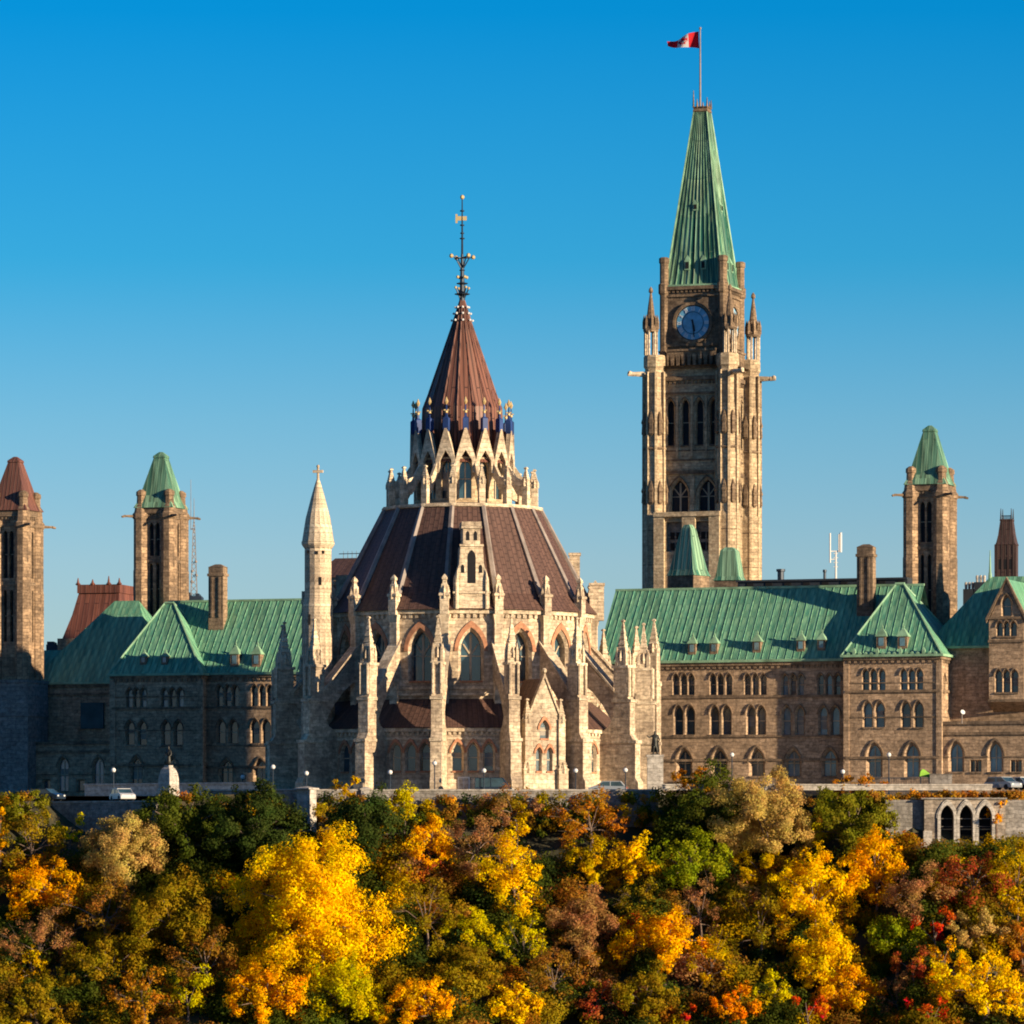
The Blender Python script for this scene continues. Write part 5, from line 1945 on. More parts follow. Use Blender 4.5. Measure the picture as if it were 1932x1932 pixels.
# ------------------------------------------------------------------ distant buildings and masts
def far_things():
    d = 790.0
    f = Frame((175 - UC) / K * d, d, radians(14))
    pk = d / K
    zz = lambda v: CZ + (VH - v) * d / K - GZ
    T = Thing('distant_building', 'distant building with a red copper mansard roof and corner spikes, behind the green hip roof', 'building', f, 0, 0, 0)
    m = MB()
    hw = 44 * pk
    m.loft([[(-62 * pk, -2, 0), (58 * pk, -2, 0), (58 * pk, 24, 0), (-62 * pk, 24, 0)], [(-62 * pk, -2, zz(1205)), (58 * pk, -2, zz(1205)), (58 * pk, 24, zz(1205)), (-62 * pk, 24, zz(1205))]])
    T.part('wall', m, ['blocktrim'])
    m = MB()
    def ringr(x0, x1, y0, y1, v): return [(x0 * pk, y0, zz(v)), (x1 * pk, y0, zz(v)), (x1 * pk, y1, zz(v)), (x0 * pk, y1, zz(v))]
    m.loft([ringr(-52, 56, -2, 24, 1205), ringr(-41, 50, 0, 22, 1160), ringr(-34, 46, 1.5, 20, 1118)])
    T.part('roof', m, ['redroof'])
    m = MB()
    m.loft([ringr(-36, 48, 1.2, 20.3, 1118), ringr(-36, 48, 1.2, 20.3, 1102)])
    for x, v in ((-35, 1089), (-6, 1092), (26, 1086), (47, 1090)):
        octo(m, x * pk, 1.4, [(.3, zz(1103)), (.42, zz(1101)), (.2, zz(1098)), (.06, zz(v))])
    T.part('roof_crest', m, ['redroof'])
    f = Frame((101 - UC) / K * d, d, 0)
    m = MB()
    m.box(-14 * pk, 16 * pk, 0, 8, 0, zz(1216))
    m.box(-13 * pk, 0, .5, 6, zz(1216), zz(1210))
    single('rooftop_block', m, ['darkroof'], f, 0, 0, 0, 'low dark flat roofed block, in the gap right of the left edge tower', 'building')
    # mansard tower at the right
    d = 770.0
    f = Frame((1900 - UC) / K * d, d, radians(16))
    pk = d / K
    zz = lambda v: CZ + (VH - v) * d / K - GZ
    T = Thing('mansard_tower', 'small dark brown tower with a steep mansard cap and iron spikes, behind the gabled range', 'tower', f, 0, 0, 0)
    m = MB()
    m.square(0, 0, [(18 * pk, 0), (18 * pk, zz(1030)), (19 * pk, zz(1028)), (17.5 * pk, zz(1024))])
    for s in (-1, 1):
        m.box(s * 17 * pk - .3, s * 17 * pk + .3, -18.6 * pk, -17 * pk, 0, zz(1028))
        m.box(s * 5.5 * pk - .15, s * 5.5 * pk + .15, -18.6 * pk, -17 * pk, 0, zz(1028))
    m.box(-18.5 * pk, 18.5 * pk, -18.7 * pk, -17 * pk, zz(1052), zz(1049))
    T.part('wall', m, ['darkbrown'])
    m = MB()
    m.square(0, 0, [(17.4 * pk, zz(1024)), (14.5 * pk, zz(1010)), (11.2 * pk, zz(984)), (12 * pk, zz(983)), (11.6 * pk, zz(980))])
    T.part('roof', m, ['darkbrown'])
    m = MB()
    for sx in (-1, 1):
        for sy in (-1, 1):
            m.tube((sx * 10 * pk, sy * 10 * pk, zz(981)), (sx * 10 * pk, sy * 10 * pk, zz(960)), .14, .05, 5)
            T.part('roof_spike', m, ['iron'])
            m = MB()
    for i in range(8):
        m.box((-9 + i * 2.5) * pk - .05, (-9 + i * 2.5) * pk + .05, -10 * pk, -9.6 * pk, zz(980), zz(974))
    m.box(-10 * pk, 10 * pk, -10.01 * pk, -9.55 * pk, zz(974.5), zz(973))
    T.part('roof_railing', m, ['iron'])
    for i in (-1, 0, 1):
        m = MB()
        m.box(i * 11 * pk - .28, i * 11 * pk + .28, -18.15 * pk, -17.9 * pk, zz(1075), zz(1056))
        T.part('window', m, ['void'])
    # white rod antenna
    d = 660.0
    f = Frame((1577 - UC) / K * d, d, 0)
    pk = d / K
    zz = lambda v: CZ + (VH - v) * d / K - GZ
    T = Thing('rod_antenna', 'white antenna mast with tall paired rods, on the roof left of the chimney at right', 'antenna', f, 0, 0, zz(1090))
    m = MB()
    m.tube((0, 0, zz(1092)), (0, 0, zz(1040)), .14, .1, 6)
    for v in (1045, 1053, 1062, 1070):
        m.box(-4 * pk, 4 * pk, -.05, .05, zz(v), zz(v - 1.4))
    m.box(-11 * pk, 10 * pk, -.05, .05, zz(1041), zz(1039))
    m.box(-11 * pk, 0, -.05, .05, zz(1056), zz(1054.5))
    T.part('mast', m, ['white'])
    for x, v0, v1, r in ((-11, 1062, 1006, .11), (9, 1042, 1005, .17), (5.5, 1042, 1008, .1)):
        m = MB()
        m.tube((x * pk, -.1, zz(v0)), (x * pk, -.1, zz(v1)), r, r, 7)
        T.part('rod', m, ['white'])
    # lattice mast behind the left tower
    d = 720.0
    f = Frame((366 - UC) / K * d, d, 0)
    pk = d / K
    zz = lambda v: CZ + (VH - v) * d / K - GZ
    T = Thing('lattice_mast', 'thin dark lattice mast with dishes, between a green capped tower and a chimney', 'antenna', f, 0, 0, zz(1140))
    m = MB()
    def hwid(v): return (1.5 + (v - 990) / 150 * 5) * pk
    zs = list(range(985, 1142, 12))
    for s in (-1, 1):
        for t in (-1, 1):
            m.tube((s * hwid(1140), t * hwid(1140), zz(1140)), (s * hwid(990), t * hwid(990), zz(990)), .06, .05, 4)
    for a, b in zip(zs[:-1], zs[1:]):
        for s in (-1, 1):
            m.tube((s * hwid(a), -hwid(a), zz(a)), (-s * hwid(b), -hwid(b), zz(b)), .04, .04, 4)
    m.tube((-6 * pk, 0, zz(1000)), (-6 * pk, 0, zz(905)), .05, .03, 4)
    m.tube((0, 0, zz(990)), (0, 0, zz(940)), .07, .03, 4)
    m.box(-6 * pk, 2 * pk, -.06, .06, zz(999), zz(997))
    T.part('lattice', m, ['lead'])
    for x, v in ((4, 1060), (-3, 1078), (5, 1086), (-4, 1098)):
        m = MB()
        m.ball((x * pk, -hwid(v) - .2, zz(v)), .22, 7, 5)
        T.part('dish', m, ['lead'])
    m = MB()
    m.box(-14 * pk, 16 * pk, -2, 3, zz(1140), zz(1126))
    m.box(-10 * pk, -6 * pk, -2, 3, zz(1126), zz(1119))
    m.box(4 * pk, 11 * pk, -2, 3, zz(1126), zz(1121))
    T.part('base', m, ['iron'])
far_things()

# ------------------------------------------------------------------ terrace edge walls
def edge_wall(name, label, u0, u1, vt, vb, d, mat, cap=True, thick=.6, piers=(), rot=0.0):
    x0, x1 = (u0 - UC) / K * d, (u1 - UC) / K * d
    f = Frame((x0 + x1) / 2, d, rot)
    zt, zb = CZ + (VH - vt) * d / K - GZ, CZ + (VH - vb) * d / K - GZ
    T = Thing(name, label, 'wall', f, 0, 0, zb)
    h = (x1 - x0) / 2 / cos(rot)
    m = MB()
    m.box(-h, h, 0, thick, zb, zt - .18)
    T.part('wall_face', m, [mat])
    m = MB()
    m.box(-h - .05, h + .05, -.12, thick + .12, zt - .18, zt)
    T.part('coping', m, ['pale'])
    for u, w_, v in piers:
        m = MB()
        x = ((u - UC) / K * d - (x0 + x1) / 2) / cos(rot)
        zp = CZ + (VH - v) * d / K - GZ
        m.box(x - w_, x + w_, -.35, thick + .35, zb, zp - .25)
        m.square(x, thick / 2, [(w_ + .12, zp - .25), (w_ + .12, zp - .1), (.1, zp + .1)])
        T.part('wall_pier', m, ['pale'])
    return T
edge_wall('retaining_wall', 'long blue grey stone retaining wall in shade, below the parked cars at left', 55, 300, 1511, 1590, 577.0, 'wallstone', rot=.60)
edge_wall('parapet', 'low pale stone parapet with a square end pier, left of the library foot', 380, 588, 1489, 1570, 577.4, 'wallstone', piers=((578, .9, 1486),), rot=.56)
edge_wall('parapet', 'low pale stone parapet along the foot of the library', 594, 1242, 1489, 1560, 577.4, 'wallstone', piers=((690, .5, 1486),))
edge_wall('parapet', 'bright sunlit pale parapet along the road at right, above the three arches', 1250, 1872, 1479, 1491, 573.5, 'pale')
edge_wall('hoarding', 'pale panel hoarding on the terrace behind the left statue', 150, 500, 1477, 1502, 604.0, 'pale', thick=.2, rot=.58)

def arches():
    d = 571.0
    f = Frame((1820 - UC) / K * d, d, 0)
    pk = d / K
    zz = lambda v: CZ + (VH - v) * d / K - GZ
    T = Thing('arched_wall', 'weathered stone retaining wall with three tall pointed arches, at right below the road', 'wall', f, 0, 0, zz(1600))
    px_ = lambda u: (u - 1820) * pk
    m = MB()
    ops = [(px_(u) - px_(1744), zz(1610), zz(1519), 24 * pk, 'pointed', 1) for u in (1787, 1823, 1859)]
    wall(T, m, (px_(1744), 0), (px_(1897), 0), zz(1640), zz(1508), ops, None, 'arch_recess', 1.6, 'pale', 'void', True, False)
    m.face([(px_(1744), 0, zz(1640)), (px_(1744), 0, zz(1508)), (px_(1744), 3, zz(1508)), (px_(1744), 3, zz(1640))])
    T.part('wall_face', m, ['wallwarm'])
    for u in (1787, 1823, 1859):
        m = MB()
        ci = arch(px_(u), zz(1610), zz(1519) + .03, 24 * pk + .05, 'pointed', 6)
        co = arch(px_(u), zz(1610), zz(1519) + .5, 24 * pk + .75, 'pointed', 6)
        ci = ci[1:] + ci[:1]; co = co[1:] + co[:1]
        for k in range(len(ci) - 1):
            a, b, c, e_ = ci[k], co[k], co[k + 1], ci[k + 1]
            m.face([(s, -.2, z) for s, z in (a, b, c, e_)])
            m.face([(b[0], 0, b[1]), (c[0], 0, c[1]), (c[0], -.2, c[1]), (b[0], -.2, b[1])])
            m.face([(e_[0], 0, e_[1]), (a[0], 0, a[1]), (a[0], -.2, a[1]), (e_[0], -.2, e_[1])])
        T.part('arch_surround', m, ['pale'])
        for v in (1545, 1560):
            m = MB()
            m.box(px_(u) - 12 * pk, px_(u) + 12 * pk, .5, .58, zz(v), zz(v - 1))
            T.part('iron_bar', m, ['wallstone'])
    m = MB()
    m.box(px_(1672), px_(1743.8), .8, 2.0, zz(1640), zz(1509))
    m.box(px_(1897.2), px_(1990), .8, 2.0, zz(1640), zz(1509))
    m.box(px_(1738), px_(1900), -.25, 1.0, zz(1508) + .003, zz(1505))
    T.part('side_wall', m, ['wallstone'])
    m = MB()
    m.box(px_(1736), px_(1757), -1.6, -.01, zz(1640), zz(1590))
    m.box(px_(1741), px_(1757), -1.2, -.02, zz(1590), zz(1568))
    T.part('buttress', m, ['pale'])
arches()

# ------------------------------------------------------------------ lamps, statues, cars, small things
def lamp(u, v, d, label, vb=None, dark=False):
    f = Frame((u - UC) / K * d, d, 0)
    z = CZ + (VH - v) * d / K - GZ
    zb = 0.0 if vb is None else CZ + (VH - vb) * d / K - GZ
    T = Thing('street_lamp', label, 'street lamp', f, 0, 0, zb, 'globe lamps along the terrace')
    m = MB()
    octo(m, 0, 0, [(.16, zb), (.16, zb + .4), (.075, zb + .5), (.06, z - .35), (.14, z - .3), (.14, z - .22)])
    T.part('post', m, ['iron'])
    m = MB()
    m.ball((0, 0, z), .27, 12, 8)
    T.part('globe', m, ['white'], smooth=True)
    m = MB()
    octo(m, 0, 0, [(.12, z + .22), (.09, z + .3), (.02, z + .42)])
    T.part('lamp_cap', m, ['iron'])
for a in ((214, 1453, 584, 'globe street lamp above the parked white car at left'),
          (458, 1466, 606, 'globe street lamp in the shade between the left statue and the library'),
          (515, 1447, 590, 'slender globe street lamp in front of the shaded left library buttresses'),
          (578, 1459, 584, 'globe street lamp above the square pier of the left parapet'),
          (736, 1457, 583, 'globe street lamp before the shaded library windows, right of the sunlit buttress'),
          (820, 1440, 583.6, 'globe street lamp close to the library buttress left of the white door'),
          (913, 1454, 583, 'globe street lamp right of the white library door'),
          (1086, 1454, 583.5, 'globe street lamp right of the gabled porch of the library'),
          (1180, 1453, 583, 'globe street lamp before the low library wall, right of the red tail car'),
          (1381, 1424, 605, 'globe street lamp against the brown wing between ground windows'),
          (1590, 1456, 590, 'globe street lamp at the left corner of the right pavilion'),
          (1677, 1424, 600, 'tall globe street lamp in front of the right pavilion between its doors')):
    lamp(*a)

def skin_figure(T, name, joints, edges, mat, head=None):
    """a figure grown as one skin over a small skeleton; joints: name -> (x, y, z, r)"""
    me = bpy.data.meshes.new(name)
    keys = list(joints)
    me.from_pydata([Vector(joints[k][:3]) - Vector(T.o) for k in keys], [(keys.index(a), keys.index(b)) for a, b in edges], [])
    ob = bpy.data.objects.new(name, me)
    COL.objects.link(ob)
    ob.parent = T.root
    ob.modifiers.new("skin", 'SKIN')
    for i, k in enumerate(keys):
        me.skin_vertices[0].data[i].radius = (joints[k][3], joints[k][3] * .85)
    me.skin_vertices[0].data[0].use_root = True
    sb = ob.modifiers.new("sub", 'SUBSURF')
    sb.levels = sb.render_levels = 1
    me.materials.append(M[mat])
    dg = bpy.context.evaluated_depsgraph_get()
    me2 = bpy.data.meshes.new_from_object(ob.evaluated_get(dg))
    ob.modifiers.clear()
    ob.data = me2
    ob.data.materials.clear()
    ob.data.materials.append(M[mat])
    ob.data.polygons.foreach_set("use_smooth", [True] * len(ob.data.polygons))
    return ob

def statues():
    d = 590.0
    pk = d / K
    f = Frame((1236 - UC) / K * d, d, 0)
    zz = lambda v: CZ + (VH - v) * d / K - GZ
    T = Thing('pedestal', 'plain pale square statue pedestal at the right foot of the library', 'pedestal', f, 0, 0, 0)
    m = MB()
    m.box(-19 * pk, 19 * pk, -1.1, 1.1, 0, .35)
    m.box(-15 * pk, 15 * pk, -.92, .92, .35, zz(1428))
    m.box(-16.5 * pk, 16.5 * pk, -1.02, 1.02, zz(1428), zz(1424))
    T.part('pedestal_block', m, ['pale'])
    z0 = zz(1424)
    T = Thing('statue', 'dark bronze statue of a standing figure raising an arm, on the plain pale pedestal', 'statue', f, 0, 0, z0)
    J = {'pelvis': (0, 0, z0 + 1.35, .24), 'belly': (0, 0, z0 + 1.7, .24), 'chest': (0, -.02, z0 + 2.05, .30), 'neck': (0, 0, z0 + 2.38, .12), 'head': (0, -.02, z0 + 2.62, .17), 'top': (0, 0, z0 + 2.78, .10),
         'ls': (-.34, 0, z0 + 2.2, .13), 'le': (-.66, -.1, z0 + 2.0, .11), 'lh': (-.98, -.2, z0 + 2.22, .08),
         'rs': (.34, 0, z0 + 2.2, .13), 're': (.48, -.05, z0 + 1.75, .11), 'rh': (.40, -.3, z0 + 1.45, .08),
         'lk': (-.2, -.08, z0 + .72, .17), 'lf': (-.22, 0, z0 + .12, .12), 'lt': (-.24, -.3, z0 + .07, .08),
         'rk': (.2, -.02, z0 + .72, .17), 'rf': (.24, .05, z0 + .12, .12), 'rt': (.28, -.25, z0 + .07, .08)}
    E = [('pelvis', 'belly'), ('belly', 'chest'), ('chest', 'neck'), ('neck', 'head'), ('head', 'top'), ('chest', 'ls'), ('ls', 'le'), ('le', 'lh'), ('chest', 'rs'), ('rs', 're'), ('re', 'rh'),
         ('pelvis', 'lk'), ('lk', 'lf'), ('lf', 'lt'), ('pelvis', 'rk'), ('rk', 'rf'), ('rf', 'rt')]
    skin_figure(T, 'figure', J, E, 'bronze')
    m = MB()
    m.loft([[(-.3, .12, z0 + 2.2), (.3, .12, z0 + 2.2), (.3, .22, z0 + 2.2), (-.3, .22, z0 + 2.2)][::-1], [(-.5, .2, z0 + .3), (.5, .2, z0 + .3), (.5, .34, z0 + .3), (-.5, .34, z0 + .3)][::-1]])
    m.box(-.5, .5, -.45, .45, z0 + .002, z0 + .1)
    T.part('cloak', m, ['bronze'])
    # left statue
    d = 592.0
    pk = d / K
    f = Frame((318 - UC) / K * d, d, radians(35))
    zz = lambda v: CZ + (VH - v) * d / K - GZ
    T = Thing('pedestal', 'pale pedestal with a rounded stepped top, half in sun, on the left terrace', 'pedestal', f, 0, 0, 0)
    m = MB()
    m.square(0, 0, [(15 * pk, 0), (15 * pk, zz(1490)), (14 * pk, zz(1488)), (13.6 * pk, zz(1470)), (12.4 * pk, zz(1460)), (9.5 * pk, zz(1451)), (6 * pk, zz(1447)), (6 * pk, zz(1444))])
    T.part('pedestal_block', m, ['pale'])
    z0 = zz(1444)
    T = Thing('statue', 'dark bronze robed statue on the pale stepped pedestal, left of the library', 'statue', f, 0, 0, z0)
    J = {'pelvis': (0, 0, z0 + 1.1, .26), 'chest': (0, 0, z0 + 1.55, .27), 'neck': (0, 0, z0 + 1.88, .11), 'head': (0, -.03, z0 + 2.1, .15), 'top': (0, 0, z0 + 2.25, .09),
         'ls': (-.3, 0, z0 + 1.7, .12), 'le': (-.42, -.1, z0 + 1.3, .10), 'lh': (-.15, -.32, z0 + 1.2, .07),
         'rs': (.3, 0, z0 + 1.7, .12), 're': (.45, -.05, z0 + 1.3, .10), 'rh': (.42, -.3, z0 + 1.02, .07),
         'robe': (0, 0, z0 + .6, .32), 'hem': (0, 0, z0 + .06, .38)}
    E = [('pelvis', 'chest'), ('chest', 'neck'), ('neck', 'head'), ('head', 'top'), ('chest', 'ls'), ('ls', 'le'), ('le', 'lh'), ('chest', 'rs'), ('rs', 're'), ('re', 'rh'), ('pelvis', 'robe'), ('robe', 'hem')]
    skin_figure(T, 'figure', J, E, 'bronze')
statues()

def car(u, d, label, paint, rot=0.0, van=False, z=0.0):
    f = Frame((u - UC) / K * d, d, rot)
    T = Thing('parked_car', label, 'car', f, 0, 0, z, 'cars parked on the terrace')
    L, Wd = 2.2, .88
    top = 1.95 if van else 1.45
    side = [(-L, .32), (-L + .05, .75), (-L + .25, .88), (L - .75, .95), (L - .08, .75), (L, .45), (L - .05, .28), (-L + .05, .26)]
    m = MB()
    A = [(x, -Wd, z + h) for x, h in side]; B = [(x, Wd, z + h) for x, h in side]
    m.loft([A, B])
    T.part('body', m, [paint])
    cab = [(-L + .25, .86), (-L + .75, top), (.55, top), (1.35, .9)] if not van else [(-L + .06, .86), (-L + .12, top), (1.0, top), (1.75, .9)]
    m = MB()
    m.loft([[(x, -Wd * .92, z + h) for x, h in cab], [(x, Wd * .92, z + h) for x, h in cab]])
    T.part('window', m, ['glass'])
    m = MB()
    xs = (cab[1][0] - .03, cab[2][0] + .03)
    m.box(xs[0], xs[1], -Wd * .93, Wd * .93, z + top - .06, z + top + .03)
    for x0, x1 in ((cab[0], cab[1]), (cab[2], cab[3]), ((-.3, .88), (-.3, top))):
        for s in (-1, 1):
            m.tube((x0[0], s * Wd * .92, z + x0[1]), (x1[0], s * Wd * .92, z + x1[1]), .05, .05, 4)
    T.part('roof', m, [paint])
    for sx in (-1.35, 1.35):
        for sy in (-1, 1):
            m = MB()
            m.tube((sx, sy * (Wd - .2), z + .33), (sx, sy * (Wd + .02), z + .33), .33, .33, 14)
            T.part('wheel', m, ['rubber'])
    for s in (-1, 1):
        m = MB()
        m.box(L - .12, L + .01, s * Wd * .7 - .14, s * Wd * .7 + .14, z + .58, z + .74)
        T.part('headlight', m, ['white'])
        m = MB()
        m.box(-L - .01, -L + .08, s * Wd * .7 - .14, s * Wd * .7 + .14, z + .62, z + .78)
        T.part('tail_light', m, ['carred'])
for a in ((231, 582.5, 'white parked car seen end on below a globe lamp, above the shaded retaining wall', 'carwhite', radians(68), False, -.75),
          (86, 583, 'dark blue parked car above the shaded retaining wall', 'cardark', radians(30), False, -.75),
          (932, 584, 'dark parked car below the lamp beside the white library door', 'cardark', radians(3), True, .02),
          (1147, 584, 'parked grey car with a red tail, at the right foot of the library', 'carsilver', radians(185), False, .12),
          (1892, 574.5, 'silver parked car on the road at the far right edge', 'carsilver', radians(50), False, .45),
          (1930, 575.5, 'white parked car half cut by the right edge', 'carwhite', radians(60), False, .45)):
    car(*a)

def small():
    # lime parasol and dark heap on the right terrace
    d = 590.0
    pk = d / K
    zz = lambda v: CZ + (VH - v) * d / K - GZ
    f = Frame((1746 - UC) / K * d, d, 0)
    T = Thing('sunshade', 'lime green folded canopy on the road at the right pavilion corner', 'canopy', f, 0, 0, 0)
    m = MB()
    m.loft([[(-.7, -.5, zz(1465)), (.62, -.5, zz(1467)), (.62, .6, zz(1467)), (-.7, .6, zz(1465))], [(-.6, -.4, zz(1456)), (.5, -.4, zz(1460)), (.5, .5, zz(1459)), (-.6, .5, zz(1455))], [(-.35, -.1, zz(1451)), (-.1, -.1, zz(1452)), (-.1, .3, zz(1452)), (-.35, .3, zz(1451))]])
    T.part('canopy_cloth', m, ['cloth_green'])
    for x in (-.6, .55):
        for y in (-.4, .5):
            m = MB()
            m.tube((x, y, 0), (x, y, zz(1463)), .05, .05, 5)
            T.part('leg', m, ['iron'])
    f = Frame((1779 - UC) / K * d, d, 0)
    T = Thing('site_trailer', 'grey box trailer beside the lime green canopy at right', 'trailer', f, 0, 0, 0)
    m = MB()
    m.box(-26 * pk, 16 * pk, -1, 1.2, .5, zz(1462))
    m.box(-27 * pk, 17 * pk, -1.1, 1.3, zz(1462), zz(1460.5))
    T.part('body', m, ['grey'])
    for x in (-16, 6):
        m = MB()
        m.tube((x * pk, -.9, .4), (x * pk, -1.12, .4), .4, .4, 12)
        T.part('wheel', m, ['rubber'])
    # satellite dish like lamp on the low range
    f = Frame((1815 - UC) / K * 618, 618, 0)
    z = CZ + (VH - 1345) * 618 / K - GZ
    zb = CZ + (VH - 1362) * 618 / K - GZ
    T = Thing('satellite_dish', 'small white dish on the parapet of the low range at right', 'dish', f, 0, 0, zb)
    m = MB()
    m.tube((0, 0, zb - .2), (0, 0, z), .07, .06, 6)
    T.part('post', m, ['lead'])
    m = MB()
    m.tube((0, 0, z), (.1, -.2, z + .1), .12, .3, 12)
    T.part('bowl', m, ['white'])
    # iron railing in front of the right pavilion
    d = 588.0
    f = Frame((1690 - UC) / K * d, d, 0)
    T = Thing('railing', 'dark iron railing along the terrace in front of the right pavilion', 'railing', f, 0, 0, 0)
    m = MB()
    h = 62 * d / K
    zt = CZ + (VH - 1467) * d / K - GZ
    m.box(-h, h, -.04, .04, zt - .08, zt)
    m.box(-h, h, -.04, .04, .45, .52)
    for i in range(40):
        x = -h + 2 * h * i / 39
        m.box(x - .025, x + .025, -.03, .03, 0, zt - .08)
    T.part('rails', m, ['iron'])
small()
# ------------------------------------------------------------------ trees
RNG = np.random.default_rng(11)

def leaf_mesh(name, centers, radii, counts, size, rng, center_all, squash=1.0, spread=1.0, tints=None, aspect=.62):
    """many small rhombic leaves gathered in clumps"""
    P, NN, T_ = [], [], []
    for i, (c, r, n) in enumerate(zip(centers, radii, counts)):
        n = int(n)
        d = rng.normal(size=(n, 3))
        d /= np.linalg.norm(d, axis=1)[:, None]
        rad = r * spread * rng.random(n) ** 0.45
        p = c + d * rad[:, None] * np.array([1, 1, squash])
        P.append(p)
        nn = d * .75 + (p - center_all) / (np.linalg.norm(p - center_all, axis=1)[:, None] + .01) * .7 + rng.normal(size=(n, 3)) * .55
        NN.append(nn)
        if tints is not None:
            T_.append(np.repeat(tints[i][None, :], n, 0))
    P = np.concatenate(P); NN = np.concatenate(NN)
    NN /= np.linalg.norm(NN, axis=1)[:, None]
    n = len(P)
    a = np.cross(NN, rng.normal(size=(n, 3)))
    a /= np.linalg.norm(a, axis=1)[:, None] + 1e-9
    b = np.cross(NN, a)
    s = (size * (.45 + 1.1 * rng.random(n) ** 1.6))[:, None]
    V = np.empty((n, 4, 3))
    V[:, 0] = P - a * s
    V[:, 1] = P + b * s * aspect + NN * s * .12
    V[:, 2] = P + a * s
    V[:, 3] = P - b * s * aspect + NN * s * .12
    me = bpy.data.meshes.new(name)
    me.vertices.add(n * 4)
    me.vertices.foreach_set("co", V.reshape(-1).astype(np.float32))
    me.loops.add(n * 4)
    me.loops.foreach_set("vertex_index", np.arange(n * 4, dtype=np.int32))
    me.polygons.add(n)
    me.polygons.foreach_set("loop_start", np.arange(0, n * 4, 4, dtype=np.int32))
    me.polygons.foreach_set("loop_total", np.full(n, 4, dtype=np.int32))
    me.update(calc_edges=True)
    if tints is not None:
        t = np.repeat(np.concatenate(T_), 4, 0)
        t = np.concatenate([t, np.ones((len(t), 1))], 1)
        at_ = me.color_attributes.new("tint", 'FLOAT_COLOR', 'POINT')
        at_.data.foreach_set("color", t.reshape(-1).astype(np.float32))
    return me

def solve_depth(u, v, lift):
    """distance at which a crown centred at picture height v stands lift metres above the slope"""
    lo, hi = 500.0, 576.0
    for _ in range(40):
        d = (lo + hi) / 2
        z = CZ + (VH - v) * d / K
        x = (u - UC) / K * d
        if terr(x, min(d, 575.9)) + lift < z: lo = d
        else: hi = d
    return (lo + hi) / 2

PAL = {'Y': (.90, .58, .004), 'YO': (.85, .43, .005), 'O': (.80, .27, .008), 'YG': (.58, .48, .010), 'LG': (.27, .30, .012), 'G': (.085, .105, .012),
       'DG': (.05, .074, .014), 'OL': (.30, .205, .012), 'OLY': (.58, .37, .010), 'TAN': (.56, .39, .11), 'BR': (.32, .155, .022), 'PB': (.42, .21, .075), 'R': (.60, .065, .018), 'GO': (.21, .20, .014), 'RB': (.36, .085, .025), 'OB': (.52, .22, .02)}

